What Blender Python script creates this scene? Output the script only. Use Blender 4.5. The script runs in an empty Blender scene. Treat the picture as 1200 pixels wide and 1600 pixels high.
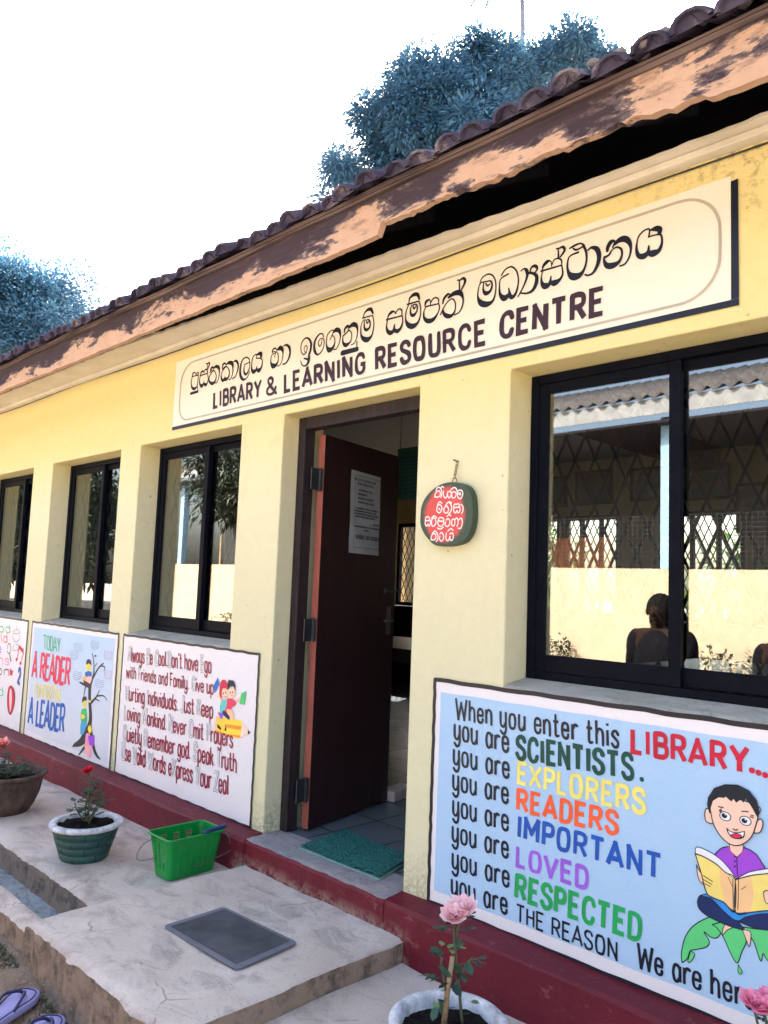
import bpy, bmesh, math, random
from mathutils import Vector, Matrix
from mathutils.geometry import tessellate_polygon
from mathutils import noise as NZ
random.seed(11)
S = bpy.context.scene
COL = S.collection
R = math.radians
sin, cos, pi = math.sin, math.cos, math.pi

# ------------------------------------------------------------------ camera
F_PX = 1237.33
CAM = Vector((0.0, -2.4, 1.2))
YAW, PIT, ROL = R(45.3096), R(5.5123), R(2.1859)
fw = Vector((-sin(YAW)*cos(PIT), cos(YAW)*cos(PIT), sin(PIT)))
r0 = Vector((cos(YAW), sin(YAW), 0)); u0 = r0.cross(fw)
rt = r0*cos(ROL)+u0*sin(ROL); up = -r0*sin(ROL)+u0*cos(ROL)
cam_d = bpy.data.cameras.new('camera'); cam = bpy.data.objects.new('camera', cam_d); COL.objects.link(cam)
M3 = Matrix((rt, up, -fw)).transposed()
cam.matrix_world = Matrix.Translation(CAM) @ M3.to_4x4()
cam_d.sensor_fit = 'HORIZONTAL'; cam_d.sensor_width = 36; cam_d.lens = 36*F_PX/1200
cam_d.clip_start = .02; cam_d.clip_end = 500
S.camera = cam
# ------------------------------------------------------------------ light
SUN = Vector((-.30, .72, .78)).normalized()
w = bpy.data.worlds.new('World'); S.world = w; w.use_nodes = True
nt = w.node_tree; bg = nt.nodes['Background']
sky = nt.nodes.new('ShaderNodeTexSky'); sky.sky_type = 'NISHITA'; sky.sun_disc = False
sky.sun_elevation = math.asin(SUN.z); sky.sun_rotation = math.atan2(SUN.x, SUN.y)
sky.dust_density = 6.0; sky.air_density = 1.0; sky.ozone_density = .4
nt.links.new(sky.outputs[0], bg.inputs[0]); bg.inputs[1].default_value = .15
sd = bpy.data.lights.new('sun', 'SUN'); sd.energy = 5.0; sd.angle = R(.5); sd.color = (1, .94, .84)
so = bpy.data.objects.new('sun', sd); COL.objects.link(so)
so.rotation_euler = (-SUN).to_track_quat('-Z', 'Y').to_euler()
S.view_settings.view_transform = 'Standard'; S.view_settings.look = 'None'
S.view_settings.exposure = 2.42; S.view_settings.gamma = 1
S.cycles.max_bounces = 8; S.cycles.transparent_max_bounces = 12; S.cycles.diffuse_bounces = 5
S.cycles.sample_clamp_indirect = 6
try: S.cycles.use_denoising = True
except Exception: pass

# ------------------------------------------------------------------ rays of the photograph -> points on real surfaces
def ray(x, y): return fw + rt*((x-600)/F_PX) - up*((y-800)/F_PX)
def on(ax, val, x, y):
    d = ray(x, y); return CAM + d*((val-CAM[ax])/d[ax])
def wall(x, y):                       # point (X, Z) of the front wall
    p = on(1, 0, x, y); return (p.x, p.z)
def flat(x, y, z): return on(2, z, x, y)

# ------------------------------------------------------------------ materials
def srgb(r, g, b):
    f = lambda c: (c/255/12.92) if c/255 <= .04045 else ((c/255+.055)/1.055)**2.4
    return (f(r), f(g), f(b), 1)
class N:
    def __init__(s, name):
        s.m = bpy.data.materials.new(name); s.m.use_nodes = True
        s.t = s.m.node_tree; s.b = s.t.nodes['Principled BSDF']; s.out = s.t.nodes['Material Output']
        s.tc = s.t.nodes.new('ShaderNodeTexCoord')
    def n(s, typ, **kw):
        o = s.t.nodes.new(typ)
        for k, v in kw.items(): setattr(o, k, v)
        return o
    def l(s, a, b): s.t.links.new(a, b)
    def coord(s, sc=(1, 1, 1)):
        mp = s.n('ShaderNodeMapping'); s.l(s.tc.outputs['Object'], mp.inputs[0]); mp.inputs['Scale'].default_value = sc
        return mp.outputs[0]
    def noise(s, scale, detail=6, rough=.6, sc=(1, 1, 1), dist=0):
        o = s.n('ShaderNodeTexNoise'); s.l(s.coord(sc), o.inputs['Vector'])
        o.inputs['Scale'].default_value = scale; o.inputs['Detail'].default_value = detail
        o.inputs['Roughness'].default_value = rough; o.inputs['Distortion'].default_value = dist
        return o.outputs[0]
    def ramp(s, v, stops):
        o = s.n('ShaderNodeValToRGB'); s.l(v, o.inputs[0]); e = o.color_ramp.elements
        while len(e) < len(stops): e.new(.5)
        for i, (p, c) in enumerate(stops):
            e[i].position = p; e[i].color = c if len(c) == 4 else (*c, 1)
        return o.outputs[0]
    def mix(s, fac, a, b, mode='MIX'):
        o = s.n('ShaderNodeMix', data_type='RGBA', blend_type=mode)
        for sock, v in ((o.inputs[0], fac), (o.inputs[6], a), (o.inputs[7], b)):
            if hasattr(v, 'links'): s.l(v, sock)
            else: sock.default_value = v if not isinstance(v, tuple) or len(v) == 4 else (*v, 1)
        return o.outputs[2]
    def math(s, op, a, b=0., clamp=False):
        o = s.n('ShaderNodeMath', operation=op, use_clamp=clamp)
        for i, v in enumerate((a, b)):
            if hasattr(v, 'links'): s.l(v, o.inputs[i])
            else: o.inputs[i].default_value = v
        return o.outputs[0]
    def sep(s):
        o = s.n('ShaderNodeSeparateXYZ'); s.l(s.tc.outputs['Object'], o.inputs[0]); return o.outputs
    def step(s, v, a, b):
        o = s.n('ShaderNodeMapRange'); s.l(v, o.inputs[0]); o.inputs[1].default_value = a; o.inputs[2].default_value = b
        o.clamp = True; return o.outputs[0]
    def col(s, c):
        if hasattr(c, 'links'): s.l(c, s.b.inputs['Base Color'])
        else: s.b.inputs['Base Color'].default_value = c if len(c) == 4 else (*c, 1)
    def bump(s, h, strength=.3, dist=.01):
        o = s.n('ShaderNodeBump'); s.l(h, o.inputs['Height']); o.inputs['Strength'].default_value = strength
        o.inputs['Distance'].default_value = dist; s.l(o.outputs[0], s.b.inputs['Normal'])
    def rough(s, r, spec=.5):
        if hasattr(r, 'links'): s.l(r, s.b.inputs['Roughness'])
        else: s.b.inputs['Roughness'].default_value = r
        s.b.inputs['Specular IOR Level'].default_value = spec
_pm = {}
def paint(rgb, rough=.55, var=.1, bump=.15):
    k = (rgb, rough, var)
    if k in _pm: return _pm[k]
    n = N('paint'); c = srgb(*rgb)
    v = n.noise(9, 5); d = tuple(x*(1-var*2) for x in c[:3]); h = tuple(min(1, x*(1+var)) for x in c[:3])
    n.col(n.ramp(v, [(.3, d), (.7, h)])); n.rough(rough, .35)
    n.bump(n.noise(140, 3), bump, .002)
    _pm[k] = n.m; return n.m

def m_facade():
    n = N('wall_paint'); z = n.sep()[2]
    big = n.noise(1.3, 4, .5); fine = n.noise(22, 5)
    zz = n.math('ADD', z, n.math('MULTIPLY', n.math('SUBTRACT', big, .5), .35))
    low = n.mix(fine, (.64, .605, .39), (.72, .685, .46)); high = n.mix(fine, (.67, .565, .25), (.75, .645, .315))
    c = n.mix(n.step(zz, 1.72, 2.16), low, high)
    n1 = n.noise(5, 8, .7)
    c = n.mix(n.math('MULTIPLY', n.step(n1, .55, .78), .22), c, (.62, .44, .22))
    # grime that climbs from the base, and black mould under the eaves at one end
    g = n.math('MULTIPLY', n.step(n.math('ADD', z, n.math('MULTIPLY', n.noise(14, 8, .75), .34)), .36, .10), .75)
    c = n.mix(n.math('MULTIPLY', g, n.step(n.noise(60, 4, .7), .42, .6)), c, (.10, .09, .07))
    x = n.sep()[0]
    mk = n.math('MULTIPLY', n.step(z, 2.30, 2.62), n.step(x, 1.30, 1.95))
    mk = n.math('MULTIPLY', mk, n.step(n.noise(26, 8, .75), .50, .62))
    c = n.mix(mk, c, (.11, .08, .05))
    sp = n.step(n.noise(38, 2, .4), .735, .76)
    c = n.mix(n.math('MULTIPLY', sp, .55), c, (.30, .22, .13))
    run = n.math('MULTIPLY', n.step(n.noise(7, 6, .7, (1, 1, .12)), .60, .74), n.step(n.noise(2.2, 3), .45, .65))
    c = n.mix(n.math('MULTIPLY', run, .28), c, (.36, .27, .14))
    sp2 = n.step(n.noise(13, 3, .5, (1, 1, .8)), .715, .735); c = n.mix(n.math('MULTIPLY', sp2, .35), c, (.78, .74, .62))
    n.col(c); n.rough(.8, .2)
    h = n.math('ADD', n.math('MULTIPLY', n.noise(75, 6, .7), .5), n.noise(7, 4))
    n.bump(h, .45, .012); return n.m
def m_concrete(name, a, b, dark, scale=1., edge=0):
    n = N(name); c = n.mix(n.ramp(n.noise(2.6*scale, 7, .62), [(.32, (0, 0, 0)), (.68, (1, 1, 1))]), a, b)
    c = n.mix(n.math('MULTIPLY', n.step(n.noise(5*scale, 8, .72, (1, 1.7, 1), .6), .48, .66), .8), c, dark)
    c = n.mix(n.math('MULTIPLY', n.step(n.noise(3.1*scale, 7, .7, (1.3, 1, 1), .3), .50, .66), .26), c, (.48, .36, .28))
    vo = n.n('ShaderNodeTexVoronoi', feature='DISTANCE_TO_EDGE'); wv = n.mix(.10, n.coord(), n.n('ShaderNodeTexNoise').outputs['Color']); n.l(wv, vo.inputs['Vector']); vo.inputs['Scale'].default_value = 1.15*scale
    crk = n.math('MULTIPLY', n.step(vo.outputs['Distance'], .0042, .001), n.step(n.noise(2.7, 4), .50, .56)); c = n.mix(n.math('MULTIPLY', crk, .5), c, (.07, .06, .055))
    c = n.mix(n.math('MULTIPLY', n.step(n.noise(95, 3), .60, .70), .35), c, (.10, .09, .085))
    c = n.mix(n.math('MULTIPLY', n.step(n.noise(130, 2), .64, .72), .4), c, (.75, .70, .66))
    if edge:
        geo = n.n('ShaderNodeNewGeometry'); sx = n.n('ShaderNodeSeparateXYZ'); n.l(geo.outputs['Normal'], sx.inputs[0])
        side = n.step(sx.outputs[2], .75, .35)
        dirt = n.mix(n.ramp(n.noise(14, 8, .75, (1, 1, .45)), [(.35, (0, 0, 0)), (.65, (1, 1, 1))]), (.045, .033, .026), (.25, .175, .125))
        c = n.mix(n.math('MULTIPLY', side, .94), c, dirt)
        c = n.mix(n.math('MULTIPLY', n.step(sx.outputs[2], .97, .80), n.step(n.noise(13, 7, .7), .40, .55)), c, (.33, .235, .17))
    n.col(c); n.rough(.88, .2)
    n.bump(n.math('ADD', n.noise(60, 8, .75), n.math('MULTIPLY', n.noise(6, 4), 1.5)), .5, .012)
    return n.m
def m_plinth():
    n = N('red_plinth_paint'); z = n.sep()[2]
    c = n.mix(n.noise(7, 6), (.095, .006, .015), (.165, .013, .026))
    c = n.mix(n.math('MULTIPLY', n.step(n.noise(11, 8, .75, (1, 1, 2)), .60, .68), .5), c, (.36, .13, .12))
    wl = n.math('MULTIPLY', n.step(z, -.06, -.165), n.step(n.noise(16, 8, .8), .46, .56))
    x = n.sep()[0]
    wl = n.math('MULTIPLY', wl, n.math('MULTIPLY', n.step(x, -.58, -.50), n.step(x, .62, .52)))
    c = n.mix(wl, c, (.46, .38, .30))
    n.col(c); n.rough(.5, .25); n.bump(n.noise(45, 6, .7), .5, .008); return n.m
def m_fascia():
    n = N('weathered_fascia_paint'); z = n.sep()[2]
    v = n.noise(4.2, 11, .66, (.6, 1, 1.5), .25); v2 = n.noise(1.5, 3, .5, (.8, 1, 1)); v3 = n.noise(17, 8, .7, (.35, 1, 1.6))
    f = n.math('ADD', v, n.math('MULTIPLY', n.math('SUBTRACT', v2, .5), .22)); f = n.math('ADD', f, n.math('MULTIPLY', n.math('SUBTRACT', v3, .5), .30))
    f = n.math('SUBTRACT', f, n.math('MULTIPLY', n.math('ADD', n.math('MULTIPLY', n.math('SUBTRACT', z, 2.585), 1.5), .042), 1.0))
    wood = n.mix(n.noise(7, 8, .7, (.35, 1, 9)), (.020, .014, .022), (.085, .060, .070))
    grey = n.mix(n.noise(13, 6, .7, (.5, 1, 3)), (.085, .066, .075), (.19, .145, .145))
    peach = n.mix(n.noise(9, 7, .7), (.42, .255, .17), (.60, .41, .295))
    c = n.mix(n.step(f, .425, .455), wood, grey); c = n.mix(n.step(f, .468, .492), c, peach)
    c = n.mix(n.math('MULTIPLY', n.step(v3, .56, .64), .5), c, (.10, .062, .062))
    n.col(c); n.rough(.85, .15); n.bump(n.math('ADD', n.step(f, .43, .48), n.noise(50, 6, .7, (.3, 1, 5))), .5, .005); return n.m
def m_simple(name, a, b, scale=8, rough=.6, spec=.4, bump=.25, bs=60, metal=0, sc=(1, 1, 1)):
    n = N(name); n.col(n.mix(n.ramp(n.noise(scale, 7, .65, sc), [(.3, (0, 0, 0)), (.7, (1, 1, 1))]), a, b)); n.rough(rough, spec)
    n.b.inputs['Metallic'].default_value = metal
    n.bump(n.noise(bs, 5, .7, sc), bump, .004); return n.m
def m_glass():
    n = N('tinted_window_glass')
    tr = n.n('ShaderNodeBsdfTransparent'); tr.inputs[0].default_value = (.60, .67, .70, 1)
    gl = n.n('ShaderNodeBsdfGlossy'); gl.inputs['Roughness'].default_value = .0; gl.inputs[0].default_value = (1, .97, .93, 1)
    lw = n.n('ShaderNodeLayerWeight'); lw.inputs[0].default_value = .35
    f = n.math('ADD', n.math('MULTIPLY', lw.outputs['Fresnel'], .45), .17, True)
    mx = n.n('ShaderNodeMixShader'); n.l(f, mx.inputs[0]); n.l(tr.outputs[0], mx.inputs[1]); n.l(gl.outputs[0], mx.inputs[2])
    n.l(mx.outputs[0], n.out.inputs[0]); return n.m
def m_leaf(name, a, b, spec=.4):
    n = N(name)
    oi = n.n('ShaderNodeNewGeometry')
    c = n.mix(oi.outputs['Random Per Island'], a, b); n.col(c); n.rough(.5, spec)
    tl = n.n('ShaderNodeBsdfTranslucent'); n.l(c, tl.inputs[0])
    mx = n.n('ShaderNodeMixShader'); mx.inputs[0].default_value = .22
    n.l(n.b.outputs[0], mx.inputs[1]); n.l(tl.outputs[0], mx.inputs[2]); n.l(mx.outputs[0], n.out.inputs[0]); return n.m
def m_tile():
    n = N('old_clay_tile'); c = n.mix(n.ramp(n.noise(9, 8, .7), [(.3, (0, 0, 0)), (.7, (1, 1, 1))]), (.032, .030, .058), (.10, .085, .135))
    c = n.mix(n.math('MULTIPLY', n.step(n.noise(4.5, 8, .75), .55, .66), .6), c, (.34, .30, .30))
    n.col(c); n.rough(.9, .15); n.bump(n.noise(35, 7, .75), .7, .012); return n.m
def m_ground():
    n = N('dry_earth'); c = n.mix(n.ramp(n.noise(3, 9, .7), [(.32, (0, 0, 0)), (.66, (1, 1, 1))]), (.19, .125, .085), (.40, .295, .215))
    c = n.mix(n.math('MULTIPLY', n.step(n.noise(75, 3), .58, .68), .5), c, (.46, .38, .30))
    c = n.mix(n.math('MULTIPLY', n.step(n.noise(11, 6, .7), .58, .68), .5), c, (.05, .045, .03))
    c = n.mix(n.step(n.sep()[1], -3.2, -5.5), c, n.mix(n.noise(1.2, 6), (.42, .36, .28), (.55, .48, .39)))
    n.col(c); n.rough(.95, .1); n.bump(n.math('ADD', n.noise(45, 8, .75), n.noise(8, 4)), .8, .02); return n.m
def m_floor():
    n = N('polished_floor_tiles'); br = n.n('ShaderNodeTexBrick'); n.l(n.coord(), br.inputs[0])
    br.offset = 0; br.inputs['Scale'].default_value = 1; br.inputs['Brick Width'].default_value = .3; br.inputs['Row Height'].default_value = .3
    br.inputs['Mortar Size'].default_value = .006; br.inputs[1].default_value = (.12, .145, .165, 1); br.inputs[2].default_value = (.15, .175, .195, 1)
    br.inputs[3].default_value = (.05, .06, .07, 1)
    n.col(br.outputs[0]); n.rough(.25, .5); return n.m
def m_wire_mat():
    n = N('doormat_loops'); c = n.mix(n.ramp(n.noise(120, 4), [(.35, (0, 0, 0)), (.62, (1, 1, 1))]), (.004, .05, .048), (.03, .21, .18))
    n.col(c); n.rough(.7, .3); n.bump(n.noise(170, 3), 1, .01); return n.m
def m_field(rgb, rgb2=None, z0=.0, z1=.85):
    n = N('mural_ground_paint'); c = srgb(*rgb)
    if rgb2:
        z = n.sep()[2]
        c = n.mix(n.step(n.math('ADD', z, n.math('MULTIPLY', n.noise(2.5, 3), .4)), z0+.2, z1+.2), srgb(*rgb2), c)
    c = n.mix(n.math('MULTIPLY', n.noise(3.5, 7, .65, (1, 1, 3)), .30), c, n.mix(.5, c, (.80, .82, .86)))
    c = n.mix(n.math('MULTIPLY', n.step(n.noise(30, 7, .7), .66, .72), .25), c, (.40, .36, .32))
    n.col(c); n.rough(.5, .3); n.bump(n.math('ADD', n.noise(70, 6, .7), n.noise(8, 3)), .25, .006); return n.m

MAT = {}
MAT['facade'] = m_facade()
MAT['step'] = m_concrete('worn_step_concrete', (.56, .46, .385), (.71, .615, .54), (.31, .265, .245), 1, 1)
MAT['apron'] = m_concrete('apron_concrete', (.55, .455, .38), (.70, .605, .535), (.31, .25, .215), .8, 1)
MAT['sill'] = m_concrete('sill_cement', (.44, .415, .35), (.56, .53, .46), (.31, .29, .25), 2)
MAT['thresh'] = m_concrete('threshold_cement', (.26, .25, .26), (.40, .37, .36), (.22, .14, .16), 2)
MAT['drain'] = m_concrete('drain_cement', (.20, .235, .25), (.34, .38, .39), (.06, .065, .065), 3)
MAT['plinth'] = m_plinth(); MAT['fascia'] = m_fascia(); MAT['tile'] = m_tile(); MAT['ground'] = m_ground()
MAT['glass'] = m_glass(); MAT['floor'] = m_floor()
MAT['alu'] = m_simple('dark_window_metal', (.002, .003, .007), (.005, .006, .012), 12, .5, .06, .1, 60)
MAT['grille'] = m_simple('grille_iron', (.003, .003, .004), (.007, .007, .008), 12, .6, .15)
MAT['doorframe'] = m_simple('dark_frame_wood', (.008, .006, .008), (.032, .020, .024), 7, .6, .3, .5, 40, 0, (6, 6, .7))
MAT['door'] = m_simple('door_brown_paint', (.020, .008, .010), (.036, .014, .017), 5, .35, .4, .15, 30, 0, (4, 4, .6))
MAT['dooredge'] = m_simple('bare_red_wood', (.24, .06, .045), (.38, .115, .085), 6, .6, .3, .3, 40, 0, (6, 6, .6))
MAT['iron'] = m_simple('hinge_iron', (.012, .016, .02), (.035, .04, .045), 20, .5, .5, .4)
MAT['darkwood'] = m_simple('dark_roof_timber', (.012, .012, .018), (.035, .030, .034), 6, .9, .1, .4, 30, 0, (.5, 4, 4))
MAT['trim'] = m_simple('fascia_trim_wood', (.045, .034, .042), (.20, .145, .135), 5, .9, .1, .5, 40, 0, (.5, 4, 6))
MAT['soffit'] = m_simple('cream_soffit_paint', (.66, .60, .48), (.80, .75, .64), 5, .8, .2, .3, 40)
MAT['inwall'] = m_simple('interior_cream_wall', (.56, .44, .22), (.64, .51, .27), 3, .8, .2, .2)
MAT['ceiling'] = m_simple('ceiling_board_paint', (.36, .36, .36), (.44, .44, .43), 3, .8, .2, .1)
MAT['whiteboard'] = m_simple('white_frame_paint', (.40, .42, .44), (.52, .53, .54), 6, .5)
MAT['curtain'] = m_simple('grey_curtain_cloth', (.22, .215, .20), (.33, .32, .295), 6, .9, .1, .2)
MAT['soil'] = m_simple('potting_soil', (.004, .0035, .003), (.018, .014, .012), 40, .95, .1, 1, 90)
MAT['whiterim'] = m_simple('white_rim_paint', (.30, .30, .32), (.80, .80, .82), 26, .7, .3, .7, 60)
MAT['greenpot'] = m_simple('green_pot_paint', (.012, .052, .048), (.030, .092, .078), 12, .55, .4, .5, 40)
MAT['brownpot'] = m_simple('weathered_clay', (.018, .018, .022), (.17, .105, .075), 9, .85, .2, .6, 40, 0, (1.6, 1.6, .8))
MAT['basket'] = m_simple('green_plastic', (.0, .20, .030), (.004, .31, .055), 3, .3, .5, .05)
MAT['wire'] = m_simple('thin_steel_wire', (.13, .13, .14), (.22, .22, .23), 20, .35, .5, .1, 60, .8)
MAT['bluegrip'] = m_simple('dark_blue_plastic', (.008, .03, .10), (.012, .05, .15), 8, .35)
MAT['rubber'] = m_simple('black_rubber', (.030, .033, .042), (.10, .10, .11), 6, .75, .3, .4, 80)
MAT['rubberedge'] = m_simple('worn_rubber_edge', (.12, .125, .15), (.19, .19, .22), 10, .7, .3, .2, 80)
MAT['doormat'] = m_wire_mat(); MAT['matback'] = m_simple('mat_backing', (.13, .30, .27), (.22, .38, .34), 10, .7)
MAT['slipper'] = m_simple('lilac_foam', (.25, .235, .48), (.38, .35, .60), 6, .7, .3, .3)
MAT['strap'] = m_simple('navy_rubber_strap', (.02, .02, .07), (.035, .035, .1), 8, .5)
MAT['stone'] = m_simple('grey_stone', (.20, .18, .16), (.38, .34, .30), 12, .9, .2, .8, 30)
MAT['bark'] = m_simple('bark', (.05, .045, .04), (.12, .10, .085), 6, .95, .1, .9, 20, 0, (3, 3, .6))
MAT['palmbark'] = m_simple('palm_bark', (.16, .19, .26), (.24, .28, .36), 3, .9, .1, .4, 20)
MAT['stem'] = m_simple('cane_stake', (.26, .17, .10), (.40, .29, .18), 14, .7, .2, .4)
MAT['greenstem'] = m_simple('rose_stem', (.05, .08, .035), (.11, .10, .06), 14, .6)
MAT['roseleaf'] = m_leaf('rose_leaf', (.015, .055, .040), (.05, .12, .065))
MAT['youngleaf'] = m_leaf('young_rose_leaf', (.13, .25, .10), (.20, .32, .13))
MAT['mango'] = m_leaf('flare_blue_leaf', (.045, .145, .245), (.11, .26, .375), .5)  # blue haze of lens flare put into the leaf colour
MAT['yardleaf'] = m_leaf('yard_leaf', (.010, .018, .010), (.035, .05, .028))
MAT['bush'] = m_leaf('sunny_leaf', (.06, .18, .03), (.20, .34, .06))
MAT['weed'] = m_leaf('weed_leaf', (.04, .055, .03), (.13, .13, .06))
MAT['paleweed'] = m_leaf('pale_weed_leaf', (.25, .30, .24), (.38, .42, .34))
MAT['pink'] = m_leaf('pale_pink_petal', (.86, .50, .54), (.93, .66, .67))
MAT['hotpink'] = m_leaf('pink_petal', (.80, .20, .36), (.90, .38, .52))
MAT['coral'] = m_leaf('coral_petal', (.80, .22, .20), (.90, .40, .34))
MAT['red'] = m_leaf('red_petal', (.55, .004, .015), (.72, .012, .03))
MAT['brass'] = m_simple('worn_brass_chain', (.16, .12, .05), (.30, .23, .10), 20, .5, .5, .2, 60, .5)
MAT['oppwall'] = m_simple('sunlit_cream_wall', (.41, .335, .235), (.49, .41, .30), 3, .85, .2, .4, 30)
MAT['sheet'] = m_simple('old_roof_sheet', (.045, .042, .045), (.13, .12, .12), 3, .85, .2, .5, 20)
MAT['bluepost'] = m_simple('light_blue_paint', (.22, .42, .62), (.30, .50, .70), 4, .6)
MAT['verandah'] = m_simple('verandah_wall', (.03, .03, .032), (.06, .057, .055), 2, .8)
MAT['skin'] = m_simple('skin', (.022, .012, .009), (.034, .019, .014), 6, .8, .1)  # skin darkened, shade of the silhouettes put into its colour
MAT['shirt'] = m_simple('silhouette_dark', (.004, .004, .006), (.010, .009, .012), 9, .9, .1)  # cloth near black, backlit silhouette shade put into the colour
MAT['hair'] = m_simple('black_hair', (.004, .004, .005), (.008, .007, .007), 30, .85, .08)
MAT['paper'] = m_simple('notice_paper', (.30, .32, .35), (.42, .44, .47), 6, .8)
MAT['tableblk'] = m_simple('dark_table', (.008, .009, .012), (.014, .015, .019), 6, .35, .3, .05)
MAT['board'] = m_simple('green_board', (.03, .12, .12), (.045, .16, .16), 4, .6)
MAT['brick'] = m_simple('wrapped_brick_paper', (.46, .36, .35), (.64, .55, .53), 14, .8)

# ------------------------------------------------------------------ object helpers
def link(o):
    COL.objects.link(o); return o
def tag(o, label=None, cat=None, group=None, kind=None):
    for k, v in (('label', label), ('category', cat), ('group', group), ('kind', kind)):
        if v: o[k] = v
    return o
def thing(name, label, cat, loc=(0, 0, 0), group=None):
    o = link(bpy.data.objects.new(name, None)); o.location = loc; o.empty_display_size = .1
    return tag(o, label, cat, group)
def base(o):
    v = Vector((0, 0, 0))
    while o: v += Vector(o.location); o = o.parent
    return v
class MB:
    """collects world-space shapes, then links them as ONE mesh object"""
    def __init__(s): s.v = []; s.f = []; s.mi = []; s.mats = []
    def slot(s, m):
        if m not in s.mats: s.mats.append(m)
        return s.mats.index(m)
    def add(s, verts, faces, m=None):
        k = len(s.v); i = s.slot(m) if m else 0
        s.v += [Vector(x) for x in verts]
        for f in faces: s.f.append([a+k for a in f]); s.mi.append(i)
    def box(s, a, b, m=None, mat=None):
        x0, y0, z0 = a; x1, y1, z1 = b
        vs = [(x, y, z) for z in (z0, z1) for y in (y0, y1) for x in (x0, x1)]
        if mat is not None: vs = [mat @ Vector(v) for v in vs]
        s.add(vs, [(0, 2, 3, 1), (4, 5, 7, 6), (0, 1, 5, 4), (2, 6, 7, 3), (0, 4, 6, 2), (1, 3, 7, 5)], m)
    def tube(s, pts, rad, n=6, m=None, cap=True):
        pts = [Vector(p) for p in pts]; vs = []; prev = None
        for i, p in enumerate(pts):
            d = (pts[min(i+1, len(pts)-1)]-pts[max(i-1, 0)]).normalized()
            a = d.orthogonal().normalized() if prev is None else (prev-d*prev.dot(d)).normalized()
            prev = a; b = d.cross(a); r = rad[i] if isinstance(rad, (list, tuple)) else rad
            vs += [p+(a*cos(2*pi*k/n)+b*sin(2*pi*k/n))*r for k in range(n)]
        fs = [(i*n+k, i*n+(k+1) % n, (i+1)*n+(k+1) % n, (i+1)*n+k) for i in range(len(pts)-1) for k in range(n)]
        if cap: fs += [tuple(range(n-1, -1, -1)), tuple(range((len(pts)-1)*n, len(pts)*n))]
        s.add(vs, fs, m)
    def lathe(s, prof, c, n=40, m=None, wob=0):
        vs = []; ph = random.random()*6
        for r, z in prof:
            for k in range(n):
                a = 2*pi*k/n; q = r*(1+wob*sin(3*a+ph)+wob*.6*sin(5*a+2*ph))
                vs.append((c[0]+q*cos(a), c[1]+q*sin(a), c[2]+z))
        s.add(vs, [(i*n+k, i*n+(k+1) % n, (i+1)*n+(k+1) % n, (i+1)*n+k) for i in range(len(prof)-1) for k in range(n)], m)
    def quad(s, a, b, c, d, m=None): s.add([a, b, c, d], [(0, 1, 2, 3)], m)
    def build(s, name, mat=None, parent=None, smooth=False, bevel=0, kind=None, weld=False):
        me = bpy.data.meshes.new(name); off = base(parent) if parent else Vector((0, 0, 0))
        if parent is None and s.v:
            mn = [min(v[i] for v in s.v) for i in range(3)]; mxx = [max(v[i] for v in s.v) for i in range(3)]
            off = Vector(((mn[0]+mxx[0])/2, (mn[1]+mxx[1])/2, mn[2])) if kind is None else off
        me.from_pydata([v-off for v in s.v], [], s.f)
        ms = s.mats or []
        if mat is not None and not ms: ms = [mat]
        for m in ms: me.materials.append(m)
        if s.mats:
            for p, i in zip(me.polygons, s.mi): p.material_index = i
        bm = bmesh.new(); bm.from_mesh(me)
        if weld: bmesh.ops.remove_doubles(bm, verts=bm.verts, dist=1e-5)
        bmesh.ops.recalc_face_normals(bm, faces=bm.faces) if weld or smooth or bevel else None
        bm.to_mesh(me); bm.free()
        if smooth:
            for p in me.polygons: p.use_smooth = True
        o = link(bpy.data.objects.new(name, me))
        if parent: o.parent = parent
        else: o.location = off
        if bevel:
            b = o.modifiers.new('bevel', 'BEVEL'); b.width = bevel; b.segments = 2; b.limit_method = 'ANGLE'; b.angle_limit = R(40)
        if kind: o['kind'] = kind
        return o
def catmull(pts, n=6, closed=False):
    out = []; P = [tuple(p) for p in pts]; L = len(P)
    for i in range(L if closed else L-1):
        if closed: a, b, c, d = P[(i-1) % L], P[i], P[(i+1) % L], P[(i+2) % L]
        else: a, b, c, d = P[max(i-1, 0)], P[i], P[i+1], P[min(i+2, L-1)]
        for k in range(n):
            t = k/n
            out.append(tuple(.5*((2*q1)+(-q0+q2)*t+(2*q0-5*q1+4*q2-q3)*t*t+(-q0+3*q1-3*q2+q3)*t**3) for q0, q1, q2, q3 in zip(a, b, c, d)))
    if not closed: out.append(P[-1])
    return out

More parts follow.
